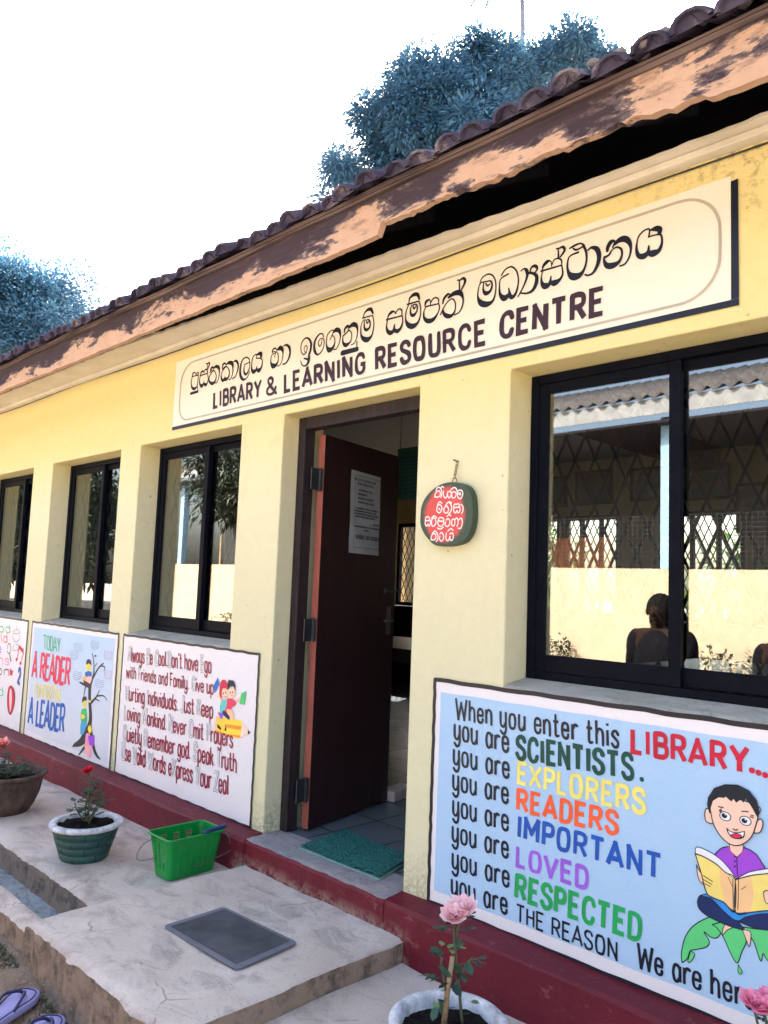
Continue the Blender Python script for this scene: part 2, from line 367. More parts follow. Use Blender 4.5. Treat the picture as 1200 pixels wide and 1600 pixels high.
# ------------------------------------------------------------------ painting flat marks on a plane
class Paint(MB):
    """marks in plane coordinates (u, v); depth d lifts a coat of paint off the plane"""
    def __init__(s, plane=None, d=.004):
        super().__init__(); s.cycle = False; s.plane = plane or (lambda u, v, d: Vector((u, -d, v))); s.d = d
    def lift(s, e=.00005): s.d += e
    def poly(s, pts, m, smooth=False, n=5):
        if smooth: pts = catmull(pts, n, True)
        tri = tessellate_polygon([[Vector((p[0], p[1], 0)) for p in pts]])
        vs = [s.plane(p[0], p[1], s.d) for p in pts]
        ar = sum(pts[i][0]*pts[(i+1) % len(pts)][1]-pts[(i+1) % len(pts)][0]*pts[i][1] for i in range(len(pts)))
        out = []
        for t in tri:
            a, b, c = [pts[k] for k in t]
            if (b[0]-a[0])*(c[1]-a[1])-(b[1]-a[1])*(c[0]-a[0]) < 0: t = (t[0], t[2], t[1])
            out.append(tuple(t))
        s.add(vs, out, m); s.lift(.00004)
    def stroke(s, pts, m, smooth=True, n=5, closed=False):
        """pts: (u, v, half width)"""
        if smooth: pts = catmull(pts, n, closed)
        if closed: pts = list(pts)+[pts[0]]
        dd = s.d
        if not smooth:
            for i in range(len(pts)-1):
                (x0, y0, w0), (x1, y1, w1) = pts[i], pts[i+1]; L = math.hypot(x1-x0, y1-y0) or 1e-6
                tx, ty = (x1-x0)/L, (y1-y0)/L; e0 = w0*.98 if (i > 0 or closed) else 0; e1 = w1*.98 if (i < len(pts)-2 or closed) else 0
                x0 -= tx*e0; y0 -= ty*e0; x1 += tx*e1; y1 += ty*e1
                s.add([s.plane(x0+ty*w0, y0-tx*w0, dd), s.plane(x1+ty*w1, y1-tx*w1, dd), s.plane(x1-ty*w1, y1+tx*w1, dd), s.plane(x0-ty*w0, y0+tx*w0, dd)], [(0, 1, 2, 3)], m)
                dd += .00003
        else:
            vs = []; N_ = len(pts)
            ends = []
            for i, (x, y, w_) in enumerate(pts):
                a = pts[max(i-1, 0)]; b = pts[min(i+1, N_-1)]; L = math.hypot(b[0]-a[0], b[1]-a[1]) or 1e-6
                tx, ty = (b[0]-a[0])/L, (b[1]-a[1])/L
                d2 = dd+.000003*i
                vs += [s.plane(x+ty*w_, y-tx*w_, d2), s.plane(x-ty*w_, y+tx*w_, d2)]
                if i in (0, N_-1): ends.append((x, y, w_, tx, ty, i))
            s.add(vs, [(2*i, 2*i+2, 2*i+3, 2*i+1) for i in range(N_-1)], m)
            for x, y, w_, tx, ty, i in ends:
                sg = -1 if i == 0 else 1; d2 = dd+.000003*i+.00001
                arc = [(x+ty*w_*cos(a)+sg*tx*w_*sin(a), y-tx*w_*cos(a)+sg*ty*w_*sin(a)) for a in [pi*k/6 for k in range(7)]]
                f = tuple(range(7)) if sg > 0 else tuple(range(6, -1, -1))
                s.add([s.plane(a[0], a[1], d2) for a in arc], [f], m)
        s.k = getattr(s, 'k', 0)+1; s.d += .00005 if s.k % 10 else (-.00045 if s.cycle else .00005)
    def dot(s, u, v, ru, rv, m, n=18):
        s.poly([(u+ru*cos(2*pi*k/n), v+rv*sin(2*pi*k/n)) for k in range(n)], m)

FONT = {
'A': (.54, 'l 0,0 .27,1 .54,0;l .1,.3 .44,.3'), 'B': (.46, 'l .04,0 .04,1;c .04,1 .28,1 .40,.9 .40,.62 .28,.53 .04,.53;c .04,.53 .3,.53 .44,.42 .44,.12 .3,0 .04,0'),
'C': (.48, 'c .46,.78 .38,.98 .2,1 .07,.82 .04,.5 .07,.18 .2,0 .38,.02 .46,.22'), 'D': (.48, 'l .04,0 .04,1;c .04,1 .24,1 .40,.88 .45,.5 .40,.12 .24,0 .04,0'),
'E': (.42, 'l .42,1 .04,1 .04,0 .42,0;l .04,.52 .36,.52'), 'F': (.40, 'l .40,1 .04,1 .04,0;l .04,.52 .34,.52'),
'G': (.50, 'c .46,.8 .38,.98 .2,1 .07,.82 .04,.5 .07,.18 .2,0 .38,.04 .46,.2;l .46,.2 .46,.46 .28,.46'), 'H': (.48, 'l .04,0 .04,1;l .44,0 .44,1;l .04,.52 .44,.52'),
'I': (.12, 'l .06,0 .06,1'), 'J': (.34, 'c .30,1 .30,.3 .26,.05 .14,0 .02,.12'), 'K': (.46, 'l .04,0 .04,1;l .44,1 .06,.45;l .16,.58 .46,0'), 'L': (.38, 'l .04,1 .04,0 .38,0'),
'M': (.62, 'l .04,0 .04,1 .31,.35 .58,1 .58,0'), 'N': (.50, 'l .04,0 .04,1 .46,0 .46,1'), 'O': (.52, 'o .26,1 .42,.93 .48,.5 .42,.07 .26,0 .10,.07 .04,.5 .10,.93'),
'P': (.44, 'l .04,0 .04,1;c .04,1 .28,1 .41,.9 .41,.6 .28,.48 .04,.48'), 'Q': (.54, 'o .26,1 .42,.93 .48,.5 .42,.07 .26,0 .10,.07 .04,.5 .10,.93;l .3,.24 .52,-.08'),
'R': (.48, 'l .04,0 .04,1;c .04,1 .28,1 .42,.9 .42,.62 .28,.5 .04,.5;l .24,.5 .47,0'), 'S': (.46, 'c .42,.82 .34,.98 .16,1 .05,.85 .08,.64 .25,.52 .40,.38 .43,.16 .32,.01 .14,.01 .03,.2'),
'T': (.48, 'l .0,1 .48,1;l .24,1 .24,0'), 'U': (.48, 'c .04,1 .04,.3 .10,.05 .24,0 .38,.05 .44,.3 .44,1'), 'V': (.52, 'l 0,1 .26,0 .52,1'), 'W': (.74, 'l 0,1 .17,0 .37,.8 .57,0 .74,1'),
'X': (.5, 'l 0,0 .5,1;l 0,1 .5,0'), 'Y': (.52, 'l 0,1 .26,.5 .52,1;l .26,.5 .26,0'), 'Z': (.46, 'l .02,1 .44,1 .02,0 .46,0'),
'a': (.42, 'c .38,.5 .28,.66 .12,.63 .05,.33 .12,.03 .26,.01 .38,.2;l .38,.66 .38,0'), 'b': (.42, 'l .05,1 .05,0;c .05,.45 .18,.66 .34,.6 .39,.33 .34,.05 .18,0 .05,.2'),
'c': (.38, 'c .37,.5 .28,.66 .12,.63 .05,.33 .12,.03 .28,.01 .37,.16'), 'd': (.42, 'c .38,.45 .26,.66 .12,.62 .05,.33 .12,.03 .26,.01 .38,.2;l .38,1 .38,0'),
'e': (.42, 'l .06,.35 .38,.35;c .38,.35 .36,.58 .22,.66 .09,.58 .05,.32 .10,.07 .23,0 .35,.05 .38,.18'), 'f': (.32, 'c .32,.95 .22,1 .13,.88 .12,.66 .12,0;l .0,.62 .28,.62'),
'g': (.42, 'c .38,.5 .28,.66 .12,.63 .05,.33 .12,.03 .26,.01 .38,.2;c .38,.66 .38,.2 .38,-.12 .30,-.30 .14,-.30 .05,-.2'), 'h': (.42, 'l .05,1 .05,0;c .05,.42 .16,.64 .30,.63 .37,.48 .38,0'),
'i': (.12, 'l .06,.66 .06,0;l .06,.84 .06,.94'), 'j': (.2, 'c .14,.66 .14,-.1 .08,-.28 -.02,-.26;l .14,.84 .14,.94'), 'k': (.38, 'l .05,1 .05,0;l .35,.66 .06,.28;l .14,.38 .38,0'), 'l': (.12, 'l .06,1 .06,0'),
'm': (.66, 'l .05,.66 .05,0;c .05,.42 .14,.64 .26,.63 .32,.48 .33,0;c .33,.42 .42,.64 .54,.63 .60,.48 .61,0'), 'n': (.42, 'l .05,.66 .05,0;c .05,.42 .16,.64 .30,.63 .37,.48 .38,0'),
'o': (.44, 'o .22,.66 .35,.6 .40,.33 .35,.06 .22,0 .09,.06 .04,.33 .09,.6'), 'p': (.42, 'l .05,.66 .05,-.32;c .05,.45 .18,.66 .34,.6 .39,.33 .34,.05 .18,0 .05,.2'), 'q': (.42, 'c .38,.45 .26,.66 .12,.62 .05,.33 .12,.03 .26,.01 .38,.2;l .38,.66 .38,-.32'),
'r': (.30, 'l .05,.66 .05,0;c .05,.42 .13,.60 .22,.65 .30,.62'), 's': (.36, 'c .33,.54 .24,.66 .10,.63 .06,.48 .20,.35 .32,.22 .29,.04 .14,0 .03,.12'), 't': (.32, 'c .13,.92 .13,.2 .17,.02 .30,.04;l .0,.64 .29,.64'),
'u': (.42, 'c .05,.66 .05,.2 .12,.02 .26,.02 .38,.25;l .38,.66 .38,0'), 'v': (.40, 'l 0,.66 .2,0 .4,.66'), 'w': (.60, 'l 0,.66 .15,0 .30,.55 .45,0 .60,.66'), 'x': (.4, 'l 0,0 .4,.66;l 0,.66 .4,0'),
'y': (.42, 'c .05,.66 .05,.2 .12,.03 .26,.03 .38,.25;c .38,.66 .38,.2 .38,-.12 .30,-.30 .16,-.31 .05,-.2'), 'z': (.38, 'l .02,.66 .36,.66 .02,0 .38,0'),
'.': (.14, 'l .07,0 .07,.1'), "'": (.12, 'l .08,1 .05,.8'), '!': (.14, 'l .07,1 .07,.28;l .07,0 .07,.1'), '2': (.46, 'c .05,.75 .12,.97 .3,1 .42,.82 .36,.55 .04,0;l .04,0 .46,0'),
'&': (.58, 'c .56,.36 .46,.1 .24,0 .06,.1 .05,.32 .2,.5 .36,.68 .37,.9 .24,1 .12,.9 .14,.7 .3,.42 .58,0'), ' ': (.22, '')}
def letters(P, txt, bl, br, tl, mat, wgt, gap=.10, mat2=None, conv=wall, white=None, only=None):
    """lay one hand-lettered line on the plane: bl, br, tl are the foot of its first letter, of its last, and the first one's top;
    '~' before a letter draws it as a hollow outline"""
    A = Vector(conv(*bl)); B = Vector(conv(*br)); T = Vector(conv(*tl)); U = B-A; H = T-A
    adv = 0; seq = []; hollow = False; wd = 0; P.cycle = True
    for ch in txt:
        if ch == '~': hollow = True; continue
        if ch == ' ': wd += 1
        if only is None or wd == only: seq.append((ch, adv, hollow))
        adv += FONT[ch][0]+gap; hollow = False
    adv -= gap; h = H.length
    for ch, a0, hol in seq:
        jr = random.Random((ord(ch)*131+int(a0*100)*17+len(txt)*7) % 9973); jy = jr.uniform(-.010, .010); js = 1+jr.uniform(-.016, .016); jx = jr.uniform(-.010, .010); jw = 1+jr.uniform(-.06, .06); jl = jr.uniform(-.010, .010)
        for st in FONT[ch][1].split(';'):
            st = st.strip()
            if not st: continue
            k, *ps = st.split(); pts = []
            for p in ps:
                x, y = map(float, p.split(',')); q = A+U*((a0+x+jx+jl*y)/adv)+H*(y*js+jy)
                pts.append((q.x, q.y, wgt*h*jw))
            def go(hw, m):
                P.stroke([(x, y, hw*jw*(1+.10*sin(i*1.9+a0*7))) for i, (x, y, _) in enumerate(pts)], m, k != 'l', 5, k == 'o')
            if hol: go(wgt*h*1.5, mat2); go(wgt*h*.75, white)
            else: go(wgt*h, mat)
def strokes(P, txt, org, sc, mat, w0, conv=wall, ws=.5):
    """brush strokes traced as 'x,y[,width] ...' lines"""
    for st in txt.strip().split('\n'):
        st = st.strip()
        if not st: continue
        raw = [list(map(float, p.split(','))) for p in st.split()]
        pts = []
        for q in raw:
            px = (org[0]+q[0]/sc, org[1]+q[1]/sc); wd = (q[2] if len(q) > 2 else w0)/sc
            a = conv(*px); b = conv(px[0], px[1]+1)
            pts.append((a[0], a[1], wd*ws*1.32*math.hypot(a[0]-b[0], a[1]-b[1])))
        P.stroke(pts, mat, True, 5)
def tr(org, sc, conv=wall): return lambda s: [conv(org[0]+x/sc, org[1]+y/sc) for x, y in [tuple(map(float, p.split(','))) for p in s.split()]]

# =================================================================== SETTING
GZ = -.30
def gh(x, y):
    d = math.hypot(x+1.5, y+3)
    near = max(0, 1-d/9)
    h = GZ + .022*sin(x*2.3+y*1.7)*near + .016*sin(x*5.1-y*4.3+1)*near
    h += .05*max(0, min(1, (y+1.45)/.35))*(1 if y < -1.0 else 0)*near
    return h - .2*max(0, min(1, (-y-5)/8)) - (.35 if -1.045 < y < 6.5 and -13 < x < 4 else 0)
g = MB(); xs = [-220, -120, -70, -45, -30, -20, -14, -10]+[-8+.1*i for i in range(0, 111)]+[4, 6, 10, 18, 30, 60, 120, 220]
ys = [-220, -120, -60, -35, -25, -18, -12, -9, -7, -5, -4]+[-3.4+.08*i for i in range(0, 28)]+[-1.12, -1.06, -1.035, -.6, 6.4, 7, 8, 10, 14, 20, 32, 60, 120, 220]
for y in ys:
    for x in xs: g.v.append(Vector((x, y, gh(x, y)+(random.uniform(-.006, .006) if -8 < x < 4 and -3.4 < y < -1.1 else 0))))
nx = len(xs)
for j in range(len(ys)-1):
    for i in range(nx-1): g.f.append((j*nx+i, j*nx+i+1, (j+1)*nx+i+1, (j+1)*nx+i)); g.mi.append(0)
g.build('ground', MAT['ground'], None, True, kind='structure')

def rough_slab(name, x0, x1, y0, y1, z0, z1, mat, seg=.035, amp=.012, kind=None, parent=None, ragged=('y0',), slope=0, lab=None):
    """a cast slab: gridded top, ragged edges on the named sides"""
    m = MB(); nxx = max(2, int((x1-x0)/seg)); nyy = max(2, int((y1-y0)/seg))
    rnd = random.Random(int(x0*97)+3)
    def jag(t): return amp*(1.1*NZ.noise((t*9, x0, 1))+.9*NZ.noise((t*27, x0, 5))+.5*NZ.noise((t*80, x0, 9)))
    ja = [jag(i*seg) for i in range(nxx+1)]; jb = [jag(i*seg+50) for i in range(nyy+1)]
    top = []
    for j in range(nyy+1):
        for i in range(nxx+1):
            x = x0+(x1-x0)*i/nxx; y = y0+(y1-y0)*j/nyy; z = z1+slope*(x-x0)+.003*sin(x*7+y*5)+.002*sin(x*17-y*13)
            if j == 0 and 'y0' in ragged: y += ja[i]; z -= .012+abs(ja[i])*.5
            if j == 1 and 'y0' in ragged: y += ja[i]*.5; z -= .003
            if j == nyy and 'y1' in ragged: y += ja[i]; z -= .012+abs(ja[i])*.5
            if j == nyy-1 and 'y1' in ragged: z -= .003
            if i == nxx and 'x1' in ragged: x += jb[j]*.6; z -= .008
            if i == 0 and 'x0' in ragged: x += jb[j]*.6; z -= .006
            top.append((x, y, z))
    W = nxx+1; m.add(top, [(j*W+i, j*W+i+1, (j+1)*W+i+1, (j+1)*W+i) for j in range(nyy) for i in range(nxx)])
    ring = [i for i in range(W)]+[j*W+nxx for j in range(1, nyy+1)]+[nyy*W+i for i in range(nxx-1, -1, -1)]+[j*W for j in range(nyy-1, 0, -1)]
    levels = [ring]
    for lv in (.12, .25, .4, .55, .75, 1.0):
        k = len(m.v); new = []
        for r in ring:
            q = Vector(top[r]); d = Vector((0, 0, 0))
            if r < W: d.y = (amp*1.6*(NZ.noise((q.x*14, lv*5, 3))+.6*NZ.noise((q.x*45, lv*9, 7)))-.05*lv*lv) if 'y0' in ragged else 0
            new.append(k+len(new)); m.v.append(Vector((q.x+d.x, q.y+d.y, q.z+(z0-q.z)*lv)))
        a = levels[-1]; n_ = len(ring)
        for t in range(n_): m.f.append((a[t], new[t], new[(t+1) % n_], a[(t+1) % n_])); m.mi.append(0)
        levels.append(new)
    return m.build(name, mat, parent, True, kind=kind, weld=True)
def shade_sharp(o, ang=35):
    for p in o.data.polygons: p.use_smooth = True
    try: o.data.set_sharp_from_angle(angle=R(ang))
    except Exception: pass
    return o

ap = rough_slab('pavement', -12, -3.178, -.785, .02, -.45, -.165, MAT['apron'], .025, .008, 'structure', ragged=('y0',)); shade_sharp(ap)
ap2 = rough_slab('pavement', -2.126, 2.5, -1.25, .02, -.45, -.195, MAT['apron'], .05, .006, 'structure', ragged=('y0',)); shade_sharp(ap2)
cb = rough_slab('drain_kerb', -12, -3.178, -1.085, -1.0, -.5, -.165, MAT['apron'], .022, .008, 'structure', ragged=('y0',)); shade_sharp(cb)
dr = MB(); dr.box((-12, -1.02, -.5), (-3.175, -.77, -.285)); dr.build('drain_floor', MAT['drain'], None, kind='structure')
st = rough_slab('door_step', -3.172, -2.128, -1.10, -.1055, -.45, -.115, MAT['step'], .02, .009, ragged=('y0', 'x1', 'x0')); shade_sharp(st)
tag(st, 'broad worn concrete step slab in front of the open door', 'step')

# =================================================================== LIBRARY BUILDING
B = thing('library_building', 'single storey yellow library building with dark red plinth and clay tiled roof', 'building', (-2.7, 0, 0))
X0, X1, YB = -12.0, 2.6, 5.4
WINS = [(-7.52, -6.398), (-6.025, -4.924), (-4.658, -3.540), (-1.772, -.40)]
ZS, ZT = .851, 2.049
DX0, DX1, DZT = -3.172, -2.240, 2.056
def wall_holes(m, x0, x1, z0, z1, ya, yb, holes, mat_a, mat_b, sub=.3):
    xs_ = sorted({x0, x1, *[h[0] for h in holes], *[h[1] for h in holes]}); zs_ = sorted({z0, z1, *[h[2] for h in holes], *[h[3] for h in holes]})
    sol = {}
    for i in range(len(xs_)-1):
        for j in range(len(zs_)-1):
            cx, cz = (xs_[i]+xs_[i+1])/2, (zs_[j]+zs_[j+1])/2
            sol[i, j] = not any(h[0] < cx < h[1] and h[2] < cz < h[3] for h in holes)
    for (i, j), s_ in sol.items():
        if not s_: continue
        a, b, c, d = xs_[i], xs_[i+1], zs_[j], zs_[j+1]
        m.quad((a, ya, c), (b, ya, c), (b, ya, d), (a, ya, d), mat_a); m.quad((a, yb, c), (a, yb, d), (b, yb, d), (b, yb, c), mat_b)
        for di, dj, q in ((-1, 0, ((a, ya, c), (a, ya, d), (a, yb, d), (a, yb, c))), (1, 0, ((b, ya, c), (b, yb, c), (b, yb, d), (b, ya, d))),
                          (0, -1, ((a, ya, c), (a, yb, c), (b, yb, c), (b, ya, c))), (0, 1, ((a, ya, d), (b, ya, d), (b, yb, d), (a, yb, d)))):
            if not sol.get((i+di, j+dj), False): m.quad(*q, mat_a)
m = MB()
holes = [(a, b, ZS, ZT) for a, b in WINS]+[(DX0, DX1, -.02, DZT)]
wall_holes(m, X0, X1, -.02, 2.64, 0, .268, holes, MAT['facade'], MAT['inwall'])
fwall = m.build('wall', None, B, bevel=.009, weld=True)
m = MB()
RW = [(-7.62, -6.6, .98, 2.1), (-6.45, -5.02, .98, 2.1), (-4.99, -4.27, .98, 2.1), (-3.75, -2.95, .98, 2.1)]
wall_holes(m, X0, X1, -.02, 2.9, YB, YB+.2, RW, MAT['inwall'], MAT['facade'])
m.build('rear_wall', None, B, weld=True)
for x in (X0, X1-.2):
    m = MB(); m.box((x, .27, -.02), (x+.2, YB-.002, 2.9)); m.build('side_wall', MAT['inwall'], B)
m = MB(); m.box((X0, -.0, -.45), (X1, YB, -.02)); m.build('foundation', MAT['plinth'], B)
m = MB(); m.box((X0+.2, .10, -.019), (X1-.2, YB, .0)); m.build('interior_floor', MAT['floor'], B)
m = MB(); m.box((X0+.2, .27, 2.72), (X1-.2, YB-.002, 2.76)); m.build('ceiling', MAT['ceiling'], B)
m = MB(); m.box((-3.42, .27, 2.5), (-3.18, YB-.004, 2.718)); m.build('ceiling_beam', MAT['darkwood'], B)
# plinth with sloped top, gap filled by threshold at the door
m = MB()
def plinth_run(m, a, b, mat, top0=.004, out=.105, seg=.12):
    n_ = max(2, int((b-a)/seg)); prof = lambda x: [(-.001, top0+.006), (-out+.008, top0-.010), (-out-.001, top0-.022), (-out-.004, -.12), (-out-.012, -.45)]
    vs = []
    for i in range(n_+1):
        x = a+(b-a)*i/n_
        for k, (y, z) in enumerate(prof(x)): vs.append((x, y+.003*sin(x*9+k), z+(.003*sin(x*6+k*2) if k < 3 else 0)))
    K = 5; m.add(vs, [(i*K+k, i*K+k+1, (i+1)*K+k+1, (i+1)*K+k) for i in range(n_) for k in range(K-1)], mat)
    m.add([vs[k] for k in range(K)]+[(a, 0, -.45)], [tuple(range(6))], mat); m.add([vs[n_*K+k] for k in range(K)]+[(b, 0, -.45)], [tuple(range(5, -1, -1))], mat)
plinth_run(m, X0, DX0-.001, MAT['plinth']); plinth_run(m, DX1+.001, X1, MAT['plinth'])
m.build('plinth', None, B)
m = MB(); n_ = 26
vs = []
for i in range(n_+1):
    x = DX0+(DX1-DX0)*i/n_; j = .004*sin(x*31)+.003*sin(x*67); 
    vs += [(x, .12, .004), (x, -.075+j, .001), (x, -.100+j, -.003), (x, -.107+j*.6, -.016), (x, -.105, -.45)]
m.add(vs, [(i*5+k, i*5+k+1, (i+1)*5+k+1, (i+1)*5+k) for i in range(n_) for k in range(2)], MAT['thresh'])
m.add(vs, [(i*5+k, i*5+k+1, (i+1)*5+k+1, (i+1)*5+k) for i in range(n_) for k in range(2, 4)], MAT['plinth'])
m.build('threshold', None, B)

# ---- windows
def lattice(m, x0, x1, z0, z1, y, dx=.085, dz=.185, w_=.0046):
    n_ = int((x1-x0)/dx)+int((z1-z0)/dz)+4; s_ = dz/dx
    for sgn in (1, -1):
        for k in range(-n_, n_):
            # line z = s*(x - xk) (or mirrored), clipped to the opening
            pts = []
            xk = x0+k*dx
            for x in (x0, x1):
                z = z0+sgn*s_*(x-xk)
                if z0-1e-6 <= z <= z1+1e-6: pts.append((x, z))
            for z in (z0, z1):
                x = xk+sgn*(z-z0)/s_
                if x0 < x < x1: pts.append((x, z))
            if len(pts) >= 2:
                pts.sort(); a, b = pts[0], pts[-1]
                if math.hypot(a[0]-b[0], a[1]-b[1]) < .02: continue
                yy = y+(.003 if sgn > 0 else -.003)
                d = Vector((b[0]-a[0], 0, b[1]-a[1])).normalized(); nrm = Vector((-d.z, 0, d.x))*w_
                A = Vector((a[0], yy, a[1])); Bb = Vector((b[0], yy, b[1])); t = Vector((0, .0028, 0))
                m.add([A-nrm-t, A+nrm-t, A+nrm+t, A-nrm+t, Bb-nrm-t, Bb+nrm-t, Bb+nrm+t, Bb-nrm+t], [(0, 1, 5, 4), (1, 2, 6, 5), (2, 3, 7, 6), (3, 0, 4, 7)])
def frame_ring(m, x0, x1, z0, z1, y0, y1, w_, wb=None):
    wb = wb or w_
    m.box((x0, y0, z0), (x0+w_, y1, z1)); m.box((x1-w_, y0, z0), (x1, y1, z1))
    m.box((x0+w_, y0+.001, z1-w_), (x1-w_, y1-.001, z1)); m.box((x0+w_, y0+.001, z0), (x1-w_, y1-.001, z0+wb))
WY = .138
for i, (a, b) in enumerate(WINS):
    e = .002; m = MB(); z0 = .884
    frame_ring(m, a+e, b-e, z0, ZT-e, WY, WY+.055, .034, .03)
    W_ = m.build('window', MAT['alu'], B, bevel=.002)
    mid = (a+b)/2 if i < 3 else -1.19
    for k, (sa, sb, yy) in enumerate(((a+.034, mid+.022, WY+.006), (mid-.022, b-.034, WY+.030))):
        m = MB(); frame_ring(m, sa+.001, sb-.001, z0+.031, ZT-.037, yy, yy+.02, .042 if k == 0 else .036, .062); m.build('sash', MAT['alu'], W_, bevel=.002)
        m = MB(); m.box((sa+.03, yy+.008, z0+.06), (sb-.03, yy+.012, ZT-.06)); m.build('pane', MAT['glass'], W_)
    m = MB(); lattice(m, a+.01, b-.01, z0+.01, ZT-.01, .245); m.build('grille', MAT['grille'], W_)
    m = MB(); frame_ring(m, a-.02, b+.02, z0-.03, ZT+.02, .215, .232, .035); m.build('inner_frame', MAT['whiteboard'], W_)
    # cement sill sloping out
    m = MB(); n2 = 24; vs = []
    for k in range(n2+1):
        x = a+.001+(b-a-.002)*k/n2; q = .002*sin(x*17)
        vs += [(x, .15, .886), (x, .02, .864+q), (x, -.002+q, .856+q), (x, -.004, .852), (x, .15, .84)]
    m.add(vs, [(k*5+j, k*5+j+1, k*5+j+6, k*5+j+5) for k in range(n2) for j in range(4)]); m.build('window_sill', MAT['sill'], B)
for a, b, z0, z1 in RW:
    m = MB(); frame_ring(m, a+.001, b-.001, z0+.001, z1-.001, YB+.03, YB+.08, .05)
    for q in (1, 2):
        x = a+(b-a)*q/3; m.box((x-.02, YB+.032, z0+.05), (x+.02, YB+.078, z1-.05))
    W_ = m.build('rear_window', MAT['alu'], B)
    m = MB(); lattice(m, a+.02, b-.02, z0+.02, z1-.02, YB+.02, .085, .185, .005); m.build('grille', MAT['grille'], W_)

# ---- door
m = MB()
fx0, fx1, fzt = DX0+.002, DX1-.002, DZT-.003
m.box((fx0, .098, .005), (fx0+.055, .165, fzt)); m.box((fx1-.055, .098, .005), (fx1, .165, fzt)); m.box((fx0+.055, .1, fzt-.062), (fx1-.055, .163, fzt))
m.build('door_frame', MAT['doorframe'], B, bevel=.004)
DH = flat(481, 1296, .012); DE = flat(605, 1250, .012); DH = Vector((DH.x, DH.y, 0)); DE = Vector((DE.x, DE.y, 0))
DU = (DE-DH).normalized(); DL = (DE-DH).length; DN = Vector((DU.y, -DU.x, 0))       # DN faces the camera side
if (CAM-DH).dot(DN) < 0: DN = -DN
def dpl(u, v, d): return DH+DU*u+DN*d+Vector((0, 0, v))
def dconv(x, y):
    d = ray(x, y); t = (DH-CAM).dot(DN)/d.dot(DN); p = CAM+d*t-DH; return (p.dot(DU), p.z)
Dm = Matrix((( DU.x, DN.x, 0, DH.x), (DU.y, DN.y, 0, DH.y), (0, 0, 1, 0), (0, 0, 0, 1)))
m = MB(); m.box((0.001, -.040, .012), (DL, 0, 1.975), None, Dm); door = m.build('door', MAT['door'], B, bevel=.002)
m = MB(); m.box((-.0015, -.0395, .013), (.0008, -.0005, 1.974), None, Dm); m.build('door_edge', MAT['dooredge'], door)
m = MB()
for z in (.20, 1.02, 1.74): pass
for z in (.20, .98, 1.74):
    m = MB(); m.box((-.075, -.026, z-.055), (.0, -.020, z+.055), None, Dm); m.box((-.004, -.030, z-.055), (-.0018, -.002, z+.055), None, Dm)
    m.tube([dpl(-.012, z-.06, -.016), dpl(-.012, z+.06, -.016)], .008, 8); m.build('hinge', MAT['iron'], door)
m = MB(); hx, hz = DL-.06, 1.02
m.tube([dpl(hx, hz, .0), dpl(hx, hz, .03)], .006, 8); m.tube([dpl(hx, hz, .03), dpl(hx-.09, hz, .032)], .006, 8); m.box((hx-.02, 0.001, hz-.08), (hx+.02, .004, hz+.08), None, Dm)
m.build('door_handle', MAT['wire'], door)
m = MB(); m.box((DL-.12, .001, 1.17), (DL-.03, .012, 1.20), None, Dm); m.tube([dpl(DL-.12, 1.185, .018), dpl(DL+.0, 1.185, .018)], .005, 6); m.build('door_bolt', MAT['iron'], door)
# ---- eaves
FY = -.45
def fbot(x):
    z = 2.503
    if -2.06 < x < -.83: z += .040+.014*NZ.noise((x*5, 0, 1))+.010*NZ.noise((x*17, 0, 2))+.007*NZ.noise((x*55, 0, 3))-.02*max(0, min(1, (x+1.1)/.27))
    return z+.006*NZ.noise((x*7, 0, 4))+.005*NZ.noise((x*31, 0, 5))+.004*NZ.noise((x*90, 0, 6))
m = MB(); xs_ = [X0+.02*i for i in range(int((X1+.1-X0)/.02))]
vs = []
for x in xs_:
    b_ = fbot(x); wv = .004*sin(x*1.1)+.002*sin(x*3.7)
    vs += [(x, FY+wv, b_), (x, FY+wv-.001, 2.5490), (x, FY+wv+.006, 2.5525), (x, FY+wv, 2.660), (x, FY+.028+wv, 2.660), (x, FY+.028+wv, b_)]
m.add(vs, [(i*6+k, (i+1)*6+k, (i+1)*6+(k+1) % 6, i*6+(k+1) % 6) for i in range(len(xs_)-1) for k in range(6)])
m.build('fascia_board', MAT['fascia'], B)
m = MB(); vs = []
for x in xs_[::3]:
    q = .004*sin(x*2.3)+.003*sin(x*9); vs += [(x, FY-.012, 2.664+q), (x, FY-.016, 2.690+q), (x, FY+.02, 2.696+q), (x, FY+.02, 2.664+q)]
m.add(vs, [(i*4+k, (i+1)*4+k, (i+1)*4+(k+1) % 4, i*4+(k+1) % 4) for i in range(len(vs)//4-1) for k in range(4)]); m.build('fascia_trim', MAT['trim'], B)
# soffit boards: wide at one end, rotted away to a batten at the other
m = MB(); vs = []
for x in xs_:
    t = max(0, min(1, (x+4.6)/2.9)); y = -(.225*(1-t)+.085*t)+.012*NZ.noise((x*14, 0, 1))+.008*NZ.noise((x*50, 0, 2))
    z = 2.622
    vs += [(x, .0, z), (x, y, z+.004*t), (x, y, z+.014), (x, .0, z+.014)]
m.add(vs, [(i*4+k, i*4+(k+1) % 4, (i+1)*4+(k+1) % 4, (i+1)*4+k) for i in range(len(xs_)-1) for k in range(4)]); m.build('soffit', MAT['soffit'], B)
m = MB(); m.box((X0, -.05, 2.598), (X1, -.001, 2.6215)); m.build('cornice', MAT['soffit'], B, bevel=.004)
m = MB(); m.tube([(x, -.012+.004*sin(x*1.3), 2.588+.008*sin(x*.9)+.004*sin(x*3.1)) for x in [-8+.25*i for i in range(42)]], .0035, 5); m.build('electric_cable', MAT['iron'], B)
